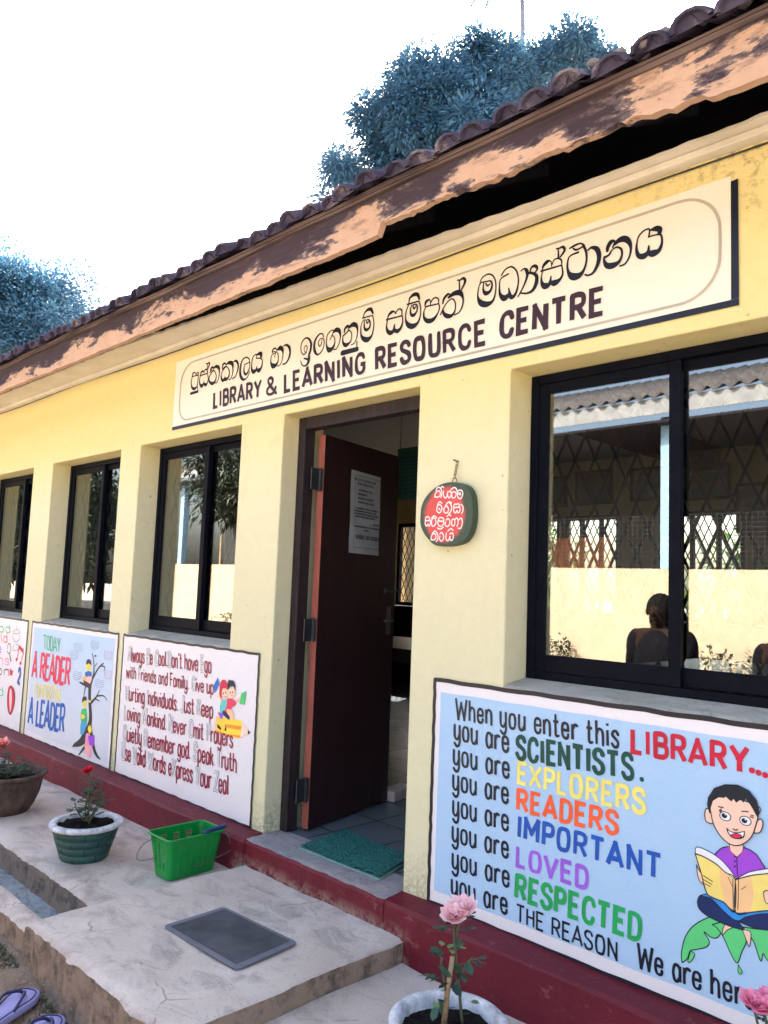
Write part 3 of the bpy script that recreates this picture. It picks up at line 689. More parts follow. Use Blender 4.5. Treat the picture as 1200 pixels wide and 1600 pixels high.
# rafters and dark sheeting over the eaves
sl = math.tan(R(26))
m = MB(); x = X0+.3
while x < X1:
    m.add([(x-.03, FY+.03, 2.64), (x+.03, FY+.03, 2.64), (x+.03, .2, 2.64+.65*sl), (x-.03, .2, 2.64+.65*sl), (x-.03, FY+.03, 2.58), (x+.03, FY+.03, 2.58), (x+.03, .2, 2.58+.65*sl), (x-.03, .2, 2.58+.65*sl)],
          [(0, 1, 2, 3), (7, 6, 5, 4), (0, 4, 5, 1), (0, 3, 7, 4), (1, 5, 6, 2)]); x += .62
m.build('rafters', MAT['darkwood'], B)['kind'] = 'stuff'
RZ = 2.684
m = MB(); m.quad((X0, FY-.02, RZ-.012), (X0, 2.9, RZ-.012+(2.9-FY+.02)*sl), (X1, 2.9, RZ-.012+(2.9-FY+.02)*sl), (X1, FY-.02, RZ-.012))
m.quad((X0, 6.2, RZ-.012), (X1, 6.2, RZ-.012), (X1, 2.9, RZ+.01+(2.9-FY)*sl), (X0, 2.9, RZ+.01+(2.9-FY)*sl)); m.build('roof_sheathing', MAT['darkwood'], B)
# half-round tiles
m = MB(); pitch = .12; ca, sa = cos(R(26)), sin(R(26)); nt_ = int((X1-X0)/pitch)
for row in range(8):
    for i in range(nt_):
        x = X0+i*pitch+random.uniform(-.012, .012); s0 = row*.33+random.uniform(-.03, .02)-.055; L = .40; dz = random.uniform(-.006, .010); yaw = random.uniform(-.05, .05); roll = random.uniform(-.18, .18)
        vs = []; K = 7
        for e, (ss, rr, lift) in enumerate(((s0, .058, .006), (s0+L, .053, -.008))):
            for k in range(K):
                a = pi*k/(K-1)+roll; lx = x+rr*cos(a)+yaw*ss*.2; hh = rr*.68*sin(a)+dz+lift
                for th in (0, -.013):
                    h2 = (rr+th)*.68*sin(a)+dz+lift+.012; l2 = x+(rr+th)*cos(a)+yaw*(ss-s0)
                    vs.append((l2, FY-.01+ss*ca-h2*sa, RZ+ss*sa+h2*ca))
        f = []
        for k in range(K-1):
            o_, p_ = 2*k, 2*k+2; t_ = 2*K
            f += [(o_, p_, p_+t_, o_+t_), (o_+1, o_+t_+1, p_+t_+1, p_+1), (o_, o_+1, p_+1, p_)]
        m.add(vs, f)
        if row == 0: m.add([Vector(v)+Vector((0, .014+random.uniform(0, .01), .004)) for v in vs[0:2*K:2]]+[(x-.06, FY+.01, RZ-.01), (x+.06, FY+.01, RZ-.01)], [tuple(range(K))])
        # channel tile between two covers
        if row < 2:
            xc = x+pitch/2; vs = []
            for ss in (s0+.015, s0+L):
                for k in range(5):
                    a = pi+pi*k/4; h2 = .062*sin(a)*.6+.052; vs.append((xc+.06*cos(a), FY-.01+ss*ca-h2*sa, RZ+ss*sa+h2*ca))
            m.add(vs, [(k, k+1, k+6, k+5) for k in range(4)])
m.build('roof_tiles', MAT['tile'], B, True)
m = MB(); e0 = 8*.33
m.quad((X0, FY+e0*ca-.05, RZ+e0*sa+.03), (X1, FY+e0*ca-.05, RZ+e0*sa+.03), (X1, 2.9, RZ+.05+(2.9-FY)*sl), (X0, 2.9, RZ+.05+(2.9-FY)*sl))
m.quad((X0, 6.3, RZ), (X0, 2.9, RZ+.055+(2.9-FY)*sl), (X1, 2.9, RZ+.055+(2.9-FY)*sl), (X1, 6.3, RZ)); m.build('rear_roof_slope', MAT['tile'], B)
# mortar left on the eave tiles
m = MB()
for q in range(16):
    x = -1.12+q*.03+random.uniform(-.02, .02); r_ = random.uniform(.012, .026); z = RZ+.036+random.uniform(-.010, .014)
    m.lathe([(.001, r_*.6), (r_*.7, r_*.4), (r_*1.25, 0), (r_*.8, -r_*.5), (.001, -r_*.6)], (x, FY-.045+random.uniform(0, .04), z), 7, None, .12)
m.build('mortar_bedding', m_simple('old_mortar', (.13, .125, .14), (.30, .28, .29), 14, .9), B, True)

# =================================================================== PAINTED SIGN ABOVE THE DOOR
INK = paint((22, 28, 44), .4, .08); INK2 = paint((52, 28, 40), .4, .08); GREY = paint((176, 170, 156), .6, .08)
CREAM = m_field((226, 219, 204))
sx0 = wall(272, 640)[0]
sg = thing('library_sign', 'long cream painted sign with Sinhala and English lettering above the doorway', 'sign', (-2.7, 0, 2.1))
p = Paint(d=.004); p.poly([(sx0, 2.115), (-.942, 2.115), (-.942, 2.521), (sx0, 2.521)], CREAM); p.build('sign_panel', None, sg)
p = Paint(d=.0052); p.poly([(sx0, 2.100), (-.918, 2.100), (-.918, 2.122), (sx0, 2.121)], INK); p.poly([(-.942, 2.1225), (-.918, 2.1225), (-.919, 2.505), (-.941, 2.502)], INK); p.build('shadow_line', None, sg)
a = wall(283, 610); b = wall(1126, 375); z0 = wall(1000, 491)[1]; z1 = wall(1000, 337)[1]; rr = .125
pts = []
for cx, cz, a0, r_ in ((b[0]-.13, z1-.13, 90, .13), (b[0]-.13, z0+.13, 0, .13), (a[0]+.10, z0+.10, -90, .10), (a[0]+.13, z1-.13, 180, .13)):
    for k in range(7):
        t = R(a0-15*k); pts.append((cx+r_*cos(t), cz+r_*sin(t), .0048))
dens = []
for i, q in enumerate(pts):
    q2 = pts[(i+1) % len(pts)]; n_ = max(1, int(math.hypot(q2[0]-q[0], q2[1]-q[1])/.06))
    dens += [tuple(x+(y-x)*k/n_ for x, y in zip(q, q2)) for k in range(n_)]
p = Paint(d=.0055); p.stroke(dens, GREY, True, 2, True); p.build('rounded_border', None, sg)
p = Paint(d=.0062); p.cycle = True
strokes(p, '''
110,540,12 112,510,16 130,487,16 152,487,10 165,515,10 172,492,10 190,480,12 203,505,12 188,532,10
108,543,12 190,520,12
112,545,12 95,600,13 95,660,16 108,705,28 140,718,34 172,690,20 190,620,13 195,535,12
186,690,10 186,762,12
88,788,30 186,758,30
226,520,12 240,480,22 262,462,16 277,488,10
277,488,10 295,445,14 316,438,15 330,468,14 325,492,10
222,530,14 328,496,12
228,530,12 215,590,13 220,650,24 246,678,40 272,645,24 278,610,10
276,640,16 300,662,36 325,638,20 340,575,13 330,500,12
325,470,12 325,362,12 308,358,12
325,362,12 352,340,18 356,372,18 335,425,12
372,472,14 380,425,24 408,405,18 418,432,12
362,485,12 400,450,12 440,478,12 455,540,13 440,605,24 402,643,36 362,622,26 350,570,13 378,500,12 418,455,12
412,425,12 450,397,32 490,412,38 500,480,18 490,560,12 465,622,12 438,636,12
545,425,14 552,372,26 580,350,18 598,378,12
545,440,12 580,402,12 610,402,12 640,450,13 640,520,16 618,570,30 582,582,40 580,545,10
580,572,32 550,600,34 528,560,22 530,500,13 560,440,12 600,398,12
600,370,12 640,342,36 685,355,44 695,420,18 690,500,12 665,572,12 640,586,12
705,328,12 745,317,26 772,370,24 765,450,20 735,535,14 692,572,14
935,340,14 930,292,14 890,265,14 845,290,16 815,350,20 800,440,30 805,530,36 840,585,30 885,570,16 920,520,12 937,468,10
868,368,12 932,336,12
866,365,12 855,420,13 857,480,24 880,512,28 910,480,22 935,410,13 940,340,12
1036,278,13 1035,222,13 1000,242,13 975,292,13 965,370,14 966,440,28 995,474,46 1030,445,32 1041,398,12
1040,440,24 1070,455,48 1105,412,26 1120,340,14 1105,285,13 1036,279,12
1045,228,18 1072,212,36 1100,215,44 1102,255,34
''', (290, 530), 9.2308, INK, 12)
p.build('sinhala_word', None, sg); p = Paint(d=.0062); p.cycle = True
strokes(p, '''
200,600,20 215,560,26 255,535,22 285,562,14 285,600,12
200,612,16 262,600,14 245,705,14
262,620,14 195,662,14 175,740,16 180,820,34 220,868,74 280,840,44 315,750,18 310,650,16 280,602,14
300,565,24 345,532,66 390,552,56 402,640,20 385,760,16 350,843,14 300,870,16
415,490,14 470,472,32 520,520,42 536,620,36 505,740,30 450,818,22 400,832,20
''', (410, 500), 12, INK, 14)
p.build('sinhala_word', None, sg); p = Paint(d=.0062); p.cycle = True
strokes(p, '''
835,622,18 790,655,18 750,610,16 738,520,16 765,410,18 830,345,22 890,360,30 930,450,42 920,570,42 890,660,40 890,740,54 860,830,42 805,868,22 755,840,18 738,770,16
800,560,14 815,502,16 850,490,16 856,560,16 832,620,16 806,582,14
800,725,22 870,742,34
1165,320,16 1140,266,18 1085,276,22 1020,360,32 990,470,38 1000,590,48 1050,655,28 1115,610,18 1165,510,16 1175,390,16 1135,346,14 1082,380,14 1067,450,16 1092,500,16 1126,450,14 1135,372,12
''', (410, 500), 12, INK, 14)
strokes(p, '''
205,738,14 250,642,16 275,562,16 215,572,16 160,642,16 140,740,16 142,860,30 190,930,74 255,890,48 295,790,20 285,690,16 240,652,14
262,602,26 320,552,64 380,572,58 400,680,22 375,810,16 325,905,16 278,922,20
475,602,22 485,532,34 535,482,44 568,502,22 540,562,14
447,672,22 530,592,20 570,562,16 610,620,16 605,730,18 565,800,34 500,838,60 450,790,34 445,690,18
560,512,32 630,452,66 700,472,56 722,570,24 705,700,18 660,800,16 603,832,16
710,772,18 706,920,18
435,985,76 712,912,66
830,322,16 850,242,22 910,177,42 975,167,50 1010,242,28
815,332,22 1000,282,18
1000,282,16 1025,380,16 1020,530,20 985,660,32 910,735,74 830,715,64 787,640,28 785,500,16 815,400,14 850,362,14
872,357,14 847,430,20 852,520,34 890,553,44 945,510,32 960,420,24 930,362,22 898,366,16
890,382,16 905,427,24 937,390,16
''', (500, 470), 12, INK, 14)
p.build('sinhala_word', None, sg); p = Paint(d=.0062); p.cycle = True
strokes(p, '''
60,592,16 76,540,24 112,502,32 150,492,14 166,522,12
166,522,12 186,482,14 220,457,16 250,477,16 252,530,14
45,602,18 256,547,15
60,607,14 46,680,16 56,745,34 96,778,48 140,745,38 152,662,12
152,740,34 190,754,44 235,715,32 262,630,16 258,547,14
345,382,12 360,312,22 410,267,38 465,267,38 486,327,20
325,397,18 480,352,15
480,352,14 502,430,14 500,540,16 465,640,28 400,688,54 335,670,48 303,600,18 310,490,14 345,402,13
387,402,13 366,470,15 376,530,28 410,543,34 450,490,20 460,420,16 440,397,14 405,402,13
400,412,12 416,457,18 441,420,12
560,412,16 576,362,32 610,337,22 630,342,12 636,395,12
640,372,12 670,322,15 715,307,16 742,332,16 742,382,13
570,427,15 745,387,15
575,427,14 546,500,15 551,580,28 600,618,48 670,600,44 730,520,18 755,440,15 745,387,14
800,387,16 816,322,28 860,267,28 890,262,16 896,302,13
770,532,15 840,392,13 920,322,14 965,370,15 965,470,16 920,545,34 860,553,48 815,520,34 800,467,18
880,302,28 950,252,48 1030,242,54 1070,312,24 1065,410,18 1020,500,15 958,536,16
1025,242,18 1020,82,15 998,76,15
1020,82,15 1075,47,28 1100,92,30 1050,202,17
''', (600, 430), 8.5714, INK, 14)
p.build('sinhala_word', None, sg); p = Paint(d=.0062); p.cycle = True
strokes(p, '''
100,442,14 130,382,15 200,337,16 265,352,16 305,430,15 308,560,16 270,690,28 190,738,58 110,720,58 70,640,22 80,520,14 112,452,14 190,432,14
150,452,14 140,540,22 175,593,44 235,560,30 260,480,20 240,427,16 192,432,14
176,457,12 200,490,18 232,465,12
385,352,16 440,272,16 520,237,17 585,290,17 612,400,16 600,520,20 560,620,34 510,638,44 481,522,11
485,608,38 425,658,62 370,610,34 358,510,16 375,402,14 480,332,18
650,292,16 690,262,18 725,292,38 730,362,30 690,480,20 640,580,17 608,637,16
640,587,16 720,592,20 800,555,34 850,460,44 855,362,38 800,322,28 750,322,26
770,302,16 790,242,22 840,227,34 865,262,24 838,312,16
''', (740, 390), 8.5714, INK, 14)
strokes(p, '''
190,522,14 206,462,34 260,402,46 310,387,16 332,422,14 332,472,13
345,442,12 370,372,16 430,347,18 485,372,20 490,430,15
170,545,24 490,452,20
190,562,16 171,650,18 186,740,46 235,778,76 300,740,48 325,622,14
325,720,44 380,728,76 455,680,44 505,590,24 490,452,16
440,342,22 435,202,18 408,196,18
435,196,18 510,167,32 536,222,32 470,322,20
615,192,16 680,152,28 780,112,20 830,142,24 790,182,22 715,213,24 670,190,18
830,142,32 875,260,28 875,400,25 830,540,38 750,620,76 660,628,84 595,560,38 580,430,22 620,312,20 752,250,24
900,217,20 960,177,33 1040,202,58 1075,302,58 1055,430,48 990,560,34 910,610,24 858,600,22
''', (830, 370), 10, INK, 16)
strokes(p, '''
205,530,34 212,470,48 260,392,54 320,382,22 290,472,22
160,632,32 230,592,26 270,522,18 350,472,22 420,502,27 430,600,28 385,700,44 290,758,74 200,758,64 156,690,34 155,620,22
310,432,32 390,362,64 480,342,74 550,402,54 570,502,30 545,622,24 480,730,24 398,766,20
850,312,22 860,192,20 780,212,20 700,292,20 665,402,20 661,530,38 700,608,58 780,608,74 840,540,44 850,452,20
850,560,54 920,568,84 1010,520,54 1055,402,30 1040,282,24 950,282,18 850,312,20
890,202,27 960,182,64 1020,192,64 1020,242,54
''', (930, 340), 10, INK, 20)
p.build('sinhala_word', None, sg)
for wd_, bl, br, tl, wg in (('LIBRARY', (335, 637), (408.5, 619.5), (335.5, 614), .105), ('&', (418, 618), (433, 614.5), (418, 592), .09), ('LEARNING', (446, 612), (571, 581.5), (446, 586), .112),
                           ('RESOURCE', (589, 577.5), (759, 536.5), (589, 547), .112), ('CENTRE', (783, 528), (943, 490), (784, 493), .115)):
    p = Paint(d=.0062); letters(p, wd_, bl, br, tl, INK2, wg, .20); p.build('english_word', None, sg)


# =================================================================== MURALS UNDER THE WINDOWS
BLACK = paint((30, 30, 40), .45, .1); WHITEF = m_field((226, 222, 226)); BLUEF = m_field((160, 196, 228)); SKYF = m_field((172, 202, 232), (208, 212, 224), .15, .75)
def frame(name, root, x0, x1, z0, z1, w_, d=.0052):
    p = Paint(d=d)
    def edge(a, b, vert):
        n_ = 30; o_ = []
        for k in range(n_+1):
            t = k/n_; j = .0016*sin(k*2.1+a[0]*9)+random.uniform(-.0012, .0012)
            o_.append((a[0]+(b[0]-a[0])*t+(j if vert else 0), a[1]+(b[1]-a[1])*t+(0 if vert else j), w_*.5))
        p.stroke(o_, BLACK, True, 2)
    edge((x0, z0), (x1, z0), 0); edge((x0, z1), (x1, z1), 0); edge((x0, z0), (x0, z1), 1); edge((x1, z0), (x1, z1), 1)
    return p.build('painted_border', None, root)
def panel(root, x0, x1, z0, z1, mat, d=.004, name='painted_ground'):
    p = Paint(d=d); n_ = 12
    for i in range(n_):
        a, b = x0+(x1-x0)*i/n_, x0+(x1-x0)*(i+1)/n_
        p.add([p.plane(a, z0, d), p.plane(b, z0, d), p.plane(b, z1, d), p.plane(a, z1, d)], [(0, 1, 2, 3)], mat)
    return p.build(name, None, root, weld=True)
def line(root, txt, bl, br, tl, mat, wgt=.07, gap=.10, d=.0066, org=(0, 0), sc=1, **kw):
    f = lambda q: (org[0]+q[0]/sc, org[1]+q[1]/sc)
    for i in range(txt.count(' ')+1):
        p = Paint(d=d); letters(p, txt, f(bl), f(br), f(tl), mat, wgt, gap, only=i, **kw); p.build('painted_word', None, root)

# --- large panel right of the door
pz0, pz1 = .010, .849
RX0, RX1 = -2.098, -.06
M1 = thing('reader_mural', 'large pale blue wall painting of a boy reading beside coloured words, right of the door', 'wall painting', (-1.2, 0, .01))
panel(M1, RX0, RX1, pz0, pz1, WHITEF)
q = wall(690, 1081); q2 = wall(682, 1395)
p = Paint(d=.0048); zt = q[1]; zb = .058
pts = [(q[0]-.004, zb)]+[(q[0]+(RX1-.05-q[0])*k/24, zb+.0015*sin(k*1.7)) for k in range(1, 24)]+[(RX1-.05, zb), (RX1-.05, zt)]+[(RX1-.05-(RX1-.05-q[0])*k/24, zt+.0015*sin(k*2.1)) for k in range(1, 24)]+[(q[0], zt)]
p.poly(pts, BLUEF); p.build('blue_field', None, M1)
frame('b', M1, RX0, RX1, pz0, pz1, .016)
o2 = dict(org=(660, 1040), sc=2.2222)
INKB = paint((18, 24, 44), .4, .08)
line(M1, 'When you enter this', (120, 182), (686, 285), (120, 112), INKB, .064, .14, **o2)
line(M1, 'LIBRARY', (730, 297), (1132, 372), (730, 220), paint((196, 22, 58), .45), .105, .18, **o2)
p = Paint(d=.0066)
for x, y in ((1147, 363), (1170, 371), (1193, 379)):
    c = wall(660+x/2.2222, 1040+y/2.2222); p.dot(c[0], c[1], .0085, .0085, paint((196, 22, 58), .45))
p.build('dots', None, M1)
for bl, br, tl in (((113, 253), (303, 300), (113, 181)), ((110, 340), (305, 390), (110, 268)), ((108, 428), (302, 478), (108, 356)), ((108, 517), (302, 573), (108, 445)),
                   ((106, 607), (302, 667), (106, 535)), ((106, 700), (305, 768), (106, 628)), ((103, 790), (298, 862), (103, 718))):
    line(M1, 'you are', bl, br, tl, INKB, .066, .14, **o2)
for txt, bl, br, tl, c in (('SCIENTISTS', (330, 320), (735, 394), (330, 246), (4, 72, 62)), ('EXPLORERS', (334, 405), (776, 512), (336, 336), (240, 226, 118)), ('READERS', (332, 498), (680, 585), (334, 430), (246, 96, 52)),
                           ('IMPORTANT', (334, 592), (828, 738), (337, 523), (20, 84, 178)), ('LOVED', (330, 692), (577, 774), (332, 627), (156, 92, 214)), ('RESPECTED', (326, 802), (760, 953), (330, 727), (28, 164, 88))):
    line(M1, txt, bl, br, tl, paint(c, .45), .105, .18, **o2)
p = Paint(d=.0066); c = wall(660+765/2.2222, 1040+394/2.2222); p.dot(c[0], c[1], .0075, .0075, paint((4, 72, 62), .45)); p.build('dots', None, M1)
line(M1, 'THE REASON', (330, 884), (680, 1020), (331, 828), INKB, .07, .14, **o2)
line(M1, 'We are here !', (752, 1043), (1205, 1212), (752, 962), INKB, .065, .12, **o2)
# the painted boy
t = tr((1050, 1200), 4.0)
SK = paint((240, 200, 178), .5, .04); HR = paint((14, 26, 40), .5, .05); PU = paint((156, 70, 206), .5, .06); YE = paint((244, 220, 122), .5, .06); OR = paint((244, 196, 140), .5, .05)
WH = paint((232, 232, 236), .5, .03); NV = paint((12, 40, 92), .5, .08); LB = paint((40, 140, 220), .5, .06); GN = paint((92, 206, 124), .5, .06); RE = paint((208, 40, 80), .5, .05)
p = Paint(d=.0058)
def ol(s, w_=5, closed=True):
    pts = [tuple(map(float, q.split(','))) for q in s.split()]
    if closed: pts.append(pts[0])
    strokes(p, ' '.join(f'{x},{y}' for x, y in pts), (1050, 1200), 4.0, HR, w_)
def shape(s, m, w_=5, out=True):
    p.poly(t(s), m, True); p.lift()
    if out: ol(s, w_); p.lift()
shape('68,1212 65,1150 90,1050 150,975 260,925 345,955 320,1010 290,1055 250,1055 205,1020 238,1080 220,1115 160,1130 120,1140 100,1190', GN)
shape('258,975 345,955 380,985 450,1000 472,1070 440,1150 412,1215 370,1150 330,1060 290,1000', GN)
shape('450,990 560,1005 700,1010 860,1010 850,1150 760,1190 700,1180 640,1210 600,1195 575,1155 562,1205 540,1150 520,1090 495,1050', GN)
shape('420,1225 445,1270 430,1285 418,1268', GN, 4)
shape('122,1140 148,1160 128,1200 105,1208', GN, 4)
shape('340,965 395,985 350,1010 322,1040 325,1000', SK, 4); shape('445,1005 490,1015 500,1045 490,1112 474,1080', SK, 4)
shape('165,830 185,792 250,800 330,885 410,945 452,1004 420,1000 330,970 220,915 175,872', NV); shape('410,948 480,922 560,905 700,900 860,905 845,975 760,1005 600,1008 500,988', NV)
shape('180,796 240,782 310,820 410,903 500,890 620,882 780,880 860,900 700,905 560,908 470,926 410,950 330,890 250,812', LB, 4)
shape('272,545 310,502 365,488 450,492 525,530 565,585 585,632 500,652 410,690 330,625', PU)
shape('365,465 445,470 448,520 412,552 372,520', SK, 4)
p.poly(t('362,488 375,515 412,550 385,545 360,510'), paint((170, 70, 150)), False); p.poly(t('450,492 444,520 412,550 440,548 455,510'), paint((170, 70, 150)), False); p.lift()
ol('412,552 414,612 416,672', 4, False)
shape('152,530 165,490 250,525 330,585 410,690 345,650 280,592 200,547', WH, 4); shape('410,690 480,650 560,632 640,622 760,612 790,640 600,660 480,682', WH, 4)
shape('160,600 188,650 262,700 250,738 200,722 172,680', SK, 4)
p.poly(t('154,534 200,548 280,594 345,650 402,692 398,892 330,832 232,786 190,650'), YE); p.lift()
p.poly(t('300,612 345,650 402,692 398,892 340,842 315,740'), OR); p.lift()
p.poly(t('404,694 500,668 600,656 790,640 800,880 600,886 500,896 406,896'), YE); p.lift(); p.poly(t('404,694 500,668 520,780 500,896 406,896'), OR); p.lift()
ol('154,534 200,548 280,594 345,650 402,692 398,892 330,832 232,786 190,650', 5); ol('404,694 500,668 600,656 790,640 800,880 600,886 500,896 406,896', 5)
ol('388,690 392,890', 4, False); ol('424,690 420,880', 4, False); ol('360,680 385,735', 3, False); ol('440,755 470,735', 3, False)
for s in ('205,668 262,705', '200,690 256,722', '196,708 248,736'): ol(s, 4, False)
shape('580,770 600,760 640,775 640,835 600,840 585,810', SK, 4)
shape('245,262 225,248 214,280 220,325 245,342 268,335', SK, 5); shape('545,320 568,318 576,350 560,395 535,402 522,395', SK, 5)
shape('245,232 262,190 300,165 540,230 545,300 530,360 508,420 470,460 420,480 370,470 320,430 283,375 262,325', SK, 5)
p.poly(t('245,285 228,225 234,180 272,122 340,98 420,101 490,137 538,198 555,258 546,312 528,280 505,238 482,205 468,188 456,214 438,194 410,214 394,190 380,206 360,190 342,172 338,184 300,180 265,202 250,250')[::1], HR); p.lift()
for (x, y, r_, px_, py_) in ((342, 298, 36, 336, 294), (468, 326, 37, 461, 325)):
    c = t(f'{x},{y}')[0]; e = t(f'{x+r_},{y}')[0]; ru = abs(e[0]-c[0]); p.dot(c[0], c[1], ru*1.05, ru*.82, HR); p.lift(); p.dot(c[0], c[1], ru*.88, ru*.68, WH); p.lift()
    c = t(f'{px_},{py_}')[0]; p.dot(c[0], c[1], ru*.5, ru*.42, HR); p.lift(); c = t(f'{px_+7},{py_-7}')[0]; p.dot(c[0], c[1], ru*.13, ru*.11, WH); p.lift()
for s in ('300,238 330,244', '445,266 485,268', '310,270 320,262', '500,300 516,308', '306,262 318,252', '504,290 520,296', '392,376 408,384 420,378', '352,372 364,404 390,430 432,436 458,424 462,392'): ol(s, 5, False)
shape('357,376 380,394 420,400 460,394 455,424 430,435 390,430 365,404', WH, 4); shape('374,414 410,404 446,418 430,434 394,430', RE, 3)
for y in (548, 578, 610): c = t(f'403,{y}')[0]; p.dot(c[0], c[1], .0025, .0025, HR)
p.build('painted_boy', None, M1)

# --- white panel left of the door
o3 = dict(org=(180, 980), sc=5.0)
M2 = thing('alphabet_mural', 'white wall painting with six lines of dark red lettering and children on a pencil', 'wall painting', (-3.98, 0, .01))
panel(M2, -4.696, -3.268, pz0, pz1, WHITEF); frame('b', M2, -4.696, -3.268, pz0, pz1, .013)
DR = paint((150, 26, 60), .45, .1); OG = paint((150, 150, 160), .5); WG = paint((224, 221, 226), .5, .02)
for txt, bl, br, tl in (("~Always ~Be ~Cool.~Don't have ~Ego", (105, 262), (758, 356), (107, 156)), ('with ~Friends and Family. ~Give up', (93, 392), (775, 524), (95, 300)), ('~Hurting ~Individuals. ~Just ~Keep', (87, 566), (770, 710), (90, 456)),
                        ('~Loving ~Mankind. ~Never ~Omit ~Prayers', (76, 716), (925, 940), (80, 606)), ('~Quietly ~Remember god. ~Speak ~Truth', (68, 880), (955, 1132), (72, 762)), ('~Use ~Valid ~Words e~Xpress ~Your ~Zeal', (58, 1030), (890, 1308), (62, 906))):
    line(M2, txt, bl, br, tl, DR, .060, .09, mat2=OG, white=WG, **o3)
t = tr((300, 1040), 11.43); p = Paint(d=.0064)
for s, c in (('425,1160 440,960 470,900 640,945 920,1005 880,1282 640,1240', (250, 214, 70)), ('450,1150 640,1215 885,1250 875,1290 640,1235 440,1180', (240, 150, 60)), ('600,1040 900,1082 890,1150 640,1110', (240, 150, 50)), ('920,1005 1055,1195 880,1284', (244, 214, 196)), ('1018,1140 1062,1195 1015,1232', (40, 26, 30)),
             ('425,1160 450,905 475,905 450,1165', (246, 190, 180)), ('470,600 500,480 540,500 560,640 530,640 500,560', (248, 200, 170)), ('480,210 512,330 425,492 404,360', (24, 110, 200)), ('545,640 640,600 650,760 600,800 530,870 515,760', (100, 200, 196)),
             ('480,835 555,850 570,900 545,955 510,900', (156, 80, 220)), ('800,610 890,545 900,580 820,650', (248, 200, 170)), ('650,600 720,585 800,640 790,710 730,750 700,880 640,860 600,810 640,720', (232, 60, 100)), ('640,780 740,800 770,900 760,960 690,930', (248, 196, 160)),
             ('590,800 690,900 690,955 660,955 570,860', (20, 34, 80)), ('902,490 990,450 955,695 868,685', (70, 196, 116)),
             ('545,480 570,420 640,410 665,480 650,560 610,600 565,560', (248, 208, 178)), ('670,450 720,400 790,430 790,520 740,575 690,550', (248, 208, 178)), ('530,300 590,250 650,310 665,420 600,400 565,420 555,500 545,590 510,490', (206, 40, 74)), ('655,340 680,245 700,260 760,270 795,360 790,450 770,380 720,370 690,390 665,430', (24, 30, 50)),
             ('480,1035 545,1120 530,1148 475,1100', (36, 20, 28)), ('625,1055 640,1150 620,1168 604,1150', (36, 20, 28))):
    p.poly(t(s), paint(c, .5, .05), len(s.split()) > 4); p.lift()
for x, y in ((585, 495), (628, 480), (708, 480), (752, 474)): c = t(f'{x},{y}')[0]; p.dot(c[0], c[1], .0045, .0055, HR)
strokes(p, '590,545 610,560 630,545\n715,530 735,540 755,525', (300, 1040), 11.43, paint((190, 40, 60)), 8)
p.build('painted_children', None, M2)

# --- tree panel
o4 = dict(org=(0, 960), sc=6.3158)
M3_ = thing('tree_mural', 'pale blue wall painting of children climbing a bare tree beside red and blue words', 'wall painting', (-5.46, 0, .01))
panel(M3_, -6.160, -4.768, pz0, pz1, WHITEF); p = Paint(d=.0048); p.poly([(-6.125, .05), (-4.81, .045), (-4.812, .815), (-6.12, .812)], SKYF); p.build('blue_field', None, M3_)
frame('b', M3_, -6.160, -4.768, pz0, pz1, .013)
for txt, bl, br, tl, c, wg in (('TODAY', (437, 340), (603, 374), (437, 207), (70, 180, 120), .06), ('A READER', (322, 612), (690, 697), (340, 378), (226, 30, 84), .075), ('TOMORROW', (336, 806), (602, 858), (342, 680), (240, 228, 150), .07), ('A LEADER', (284, 1066), (636, 1160), (302, 832), (16, 96, 184), .075)):
    line(M3_, txt, bl, br, tl, paint(c, .45), wg, .10, **o4)
p = Paint(d=.0058); TK = paint((44, 42, 50), .5, .1)
strokes(p, '''
918,385,10 935,480,14 930,600,24 897,700,46 893,850,46 902,1000,52 890,1100,66 850,1200,90 800,1262,60 740,1290,26 725,1305,10
895,1080,50 930,1300,44 960,1385,30 998,1428,8
850,1300,30 785,1385,12
930,620,18 980,530,16 1030,482,10
948,510,9 966,480,8
1000,505,10 1045,520,9 1035,552,7
900,880,26 960,812,16 990,745,7
968,805,12 1030,803,10 1065,848,7
940,832,10 990,852,8
885,700,40 840,690,24 795,670,12
855,700,18 835,800,9
940,410,8 955,410,14
''', (0, 960), 6.3158, TK, 12)
p.build('painted_tree', None, M3_)
t = tr((0, 960), 6.3158)
KID = [('862,505 885,482 910,505 902,545 885,555 866,540', (240, 210, 70)), ('860,495 866,455 885,440 905,458 910,498 885,485', (28, 34, 66)), ('850,575 880,560 910,572 906,612 858,614', (24, 96, 180)), ('826,620 850,610 862,640 850,668 828,655', (240, 180, 110)), ('864,618 912,612 912,650 890,690 864,670', (248, 196, 190)),
             ('832,650 880,672 905,705 860,700', (70, 30, 50)), ('822,880 845,850 862,870 860,905 842,915', (240, 214, 70)), ('820,870 828,812 860,815 862,850 842,848', (40, 26, 40)), ('812,950 850,925 864,950 868,1060 812,1060', (60, 180, 96)), ('812,990 832,985 850,1010 830,1030 812,1025', (244, 206, 80)), ('810,1062 862,1062 858,1110 832,1180 804,1178', (70, 160, 206)),
             ('876,1125 895,1092 915,1125 910,1160 890,1172', (240, 214, 70)), ('856,1185 880,1172 892,1190 890,1310 850,1310', (240, 150, 196)), ('880,1195 905,1205 942,1190 936,1290 896,1292', (156, 66, 210)), ('846,1290 880,1290 880,1320 848,1320', (244, 196, 70)), ('850,1320 912,1295 908,1405 885,1410 860,1380', (246, 170, 186)), ('880,845 905,850 905,868 882,866', (236, 200, 90))]
for sel in (range(0, 6), (6, 7, 8, 9, 10), range(11, 16), (16,)):
    p = Paint(d=.0066)
    for i in sel: p.poly(t(KID[i][0]), paint(KID[i][1], .5, .05), True)
    p.build('painted_child' if len(sel) > 1 else 'painted_leaf', None, M3_)
FD = paint((150, 172, 200), .5)
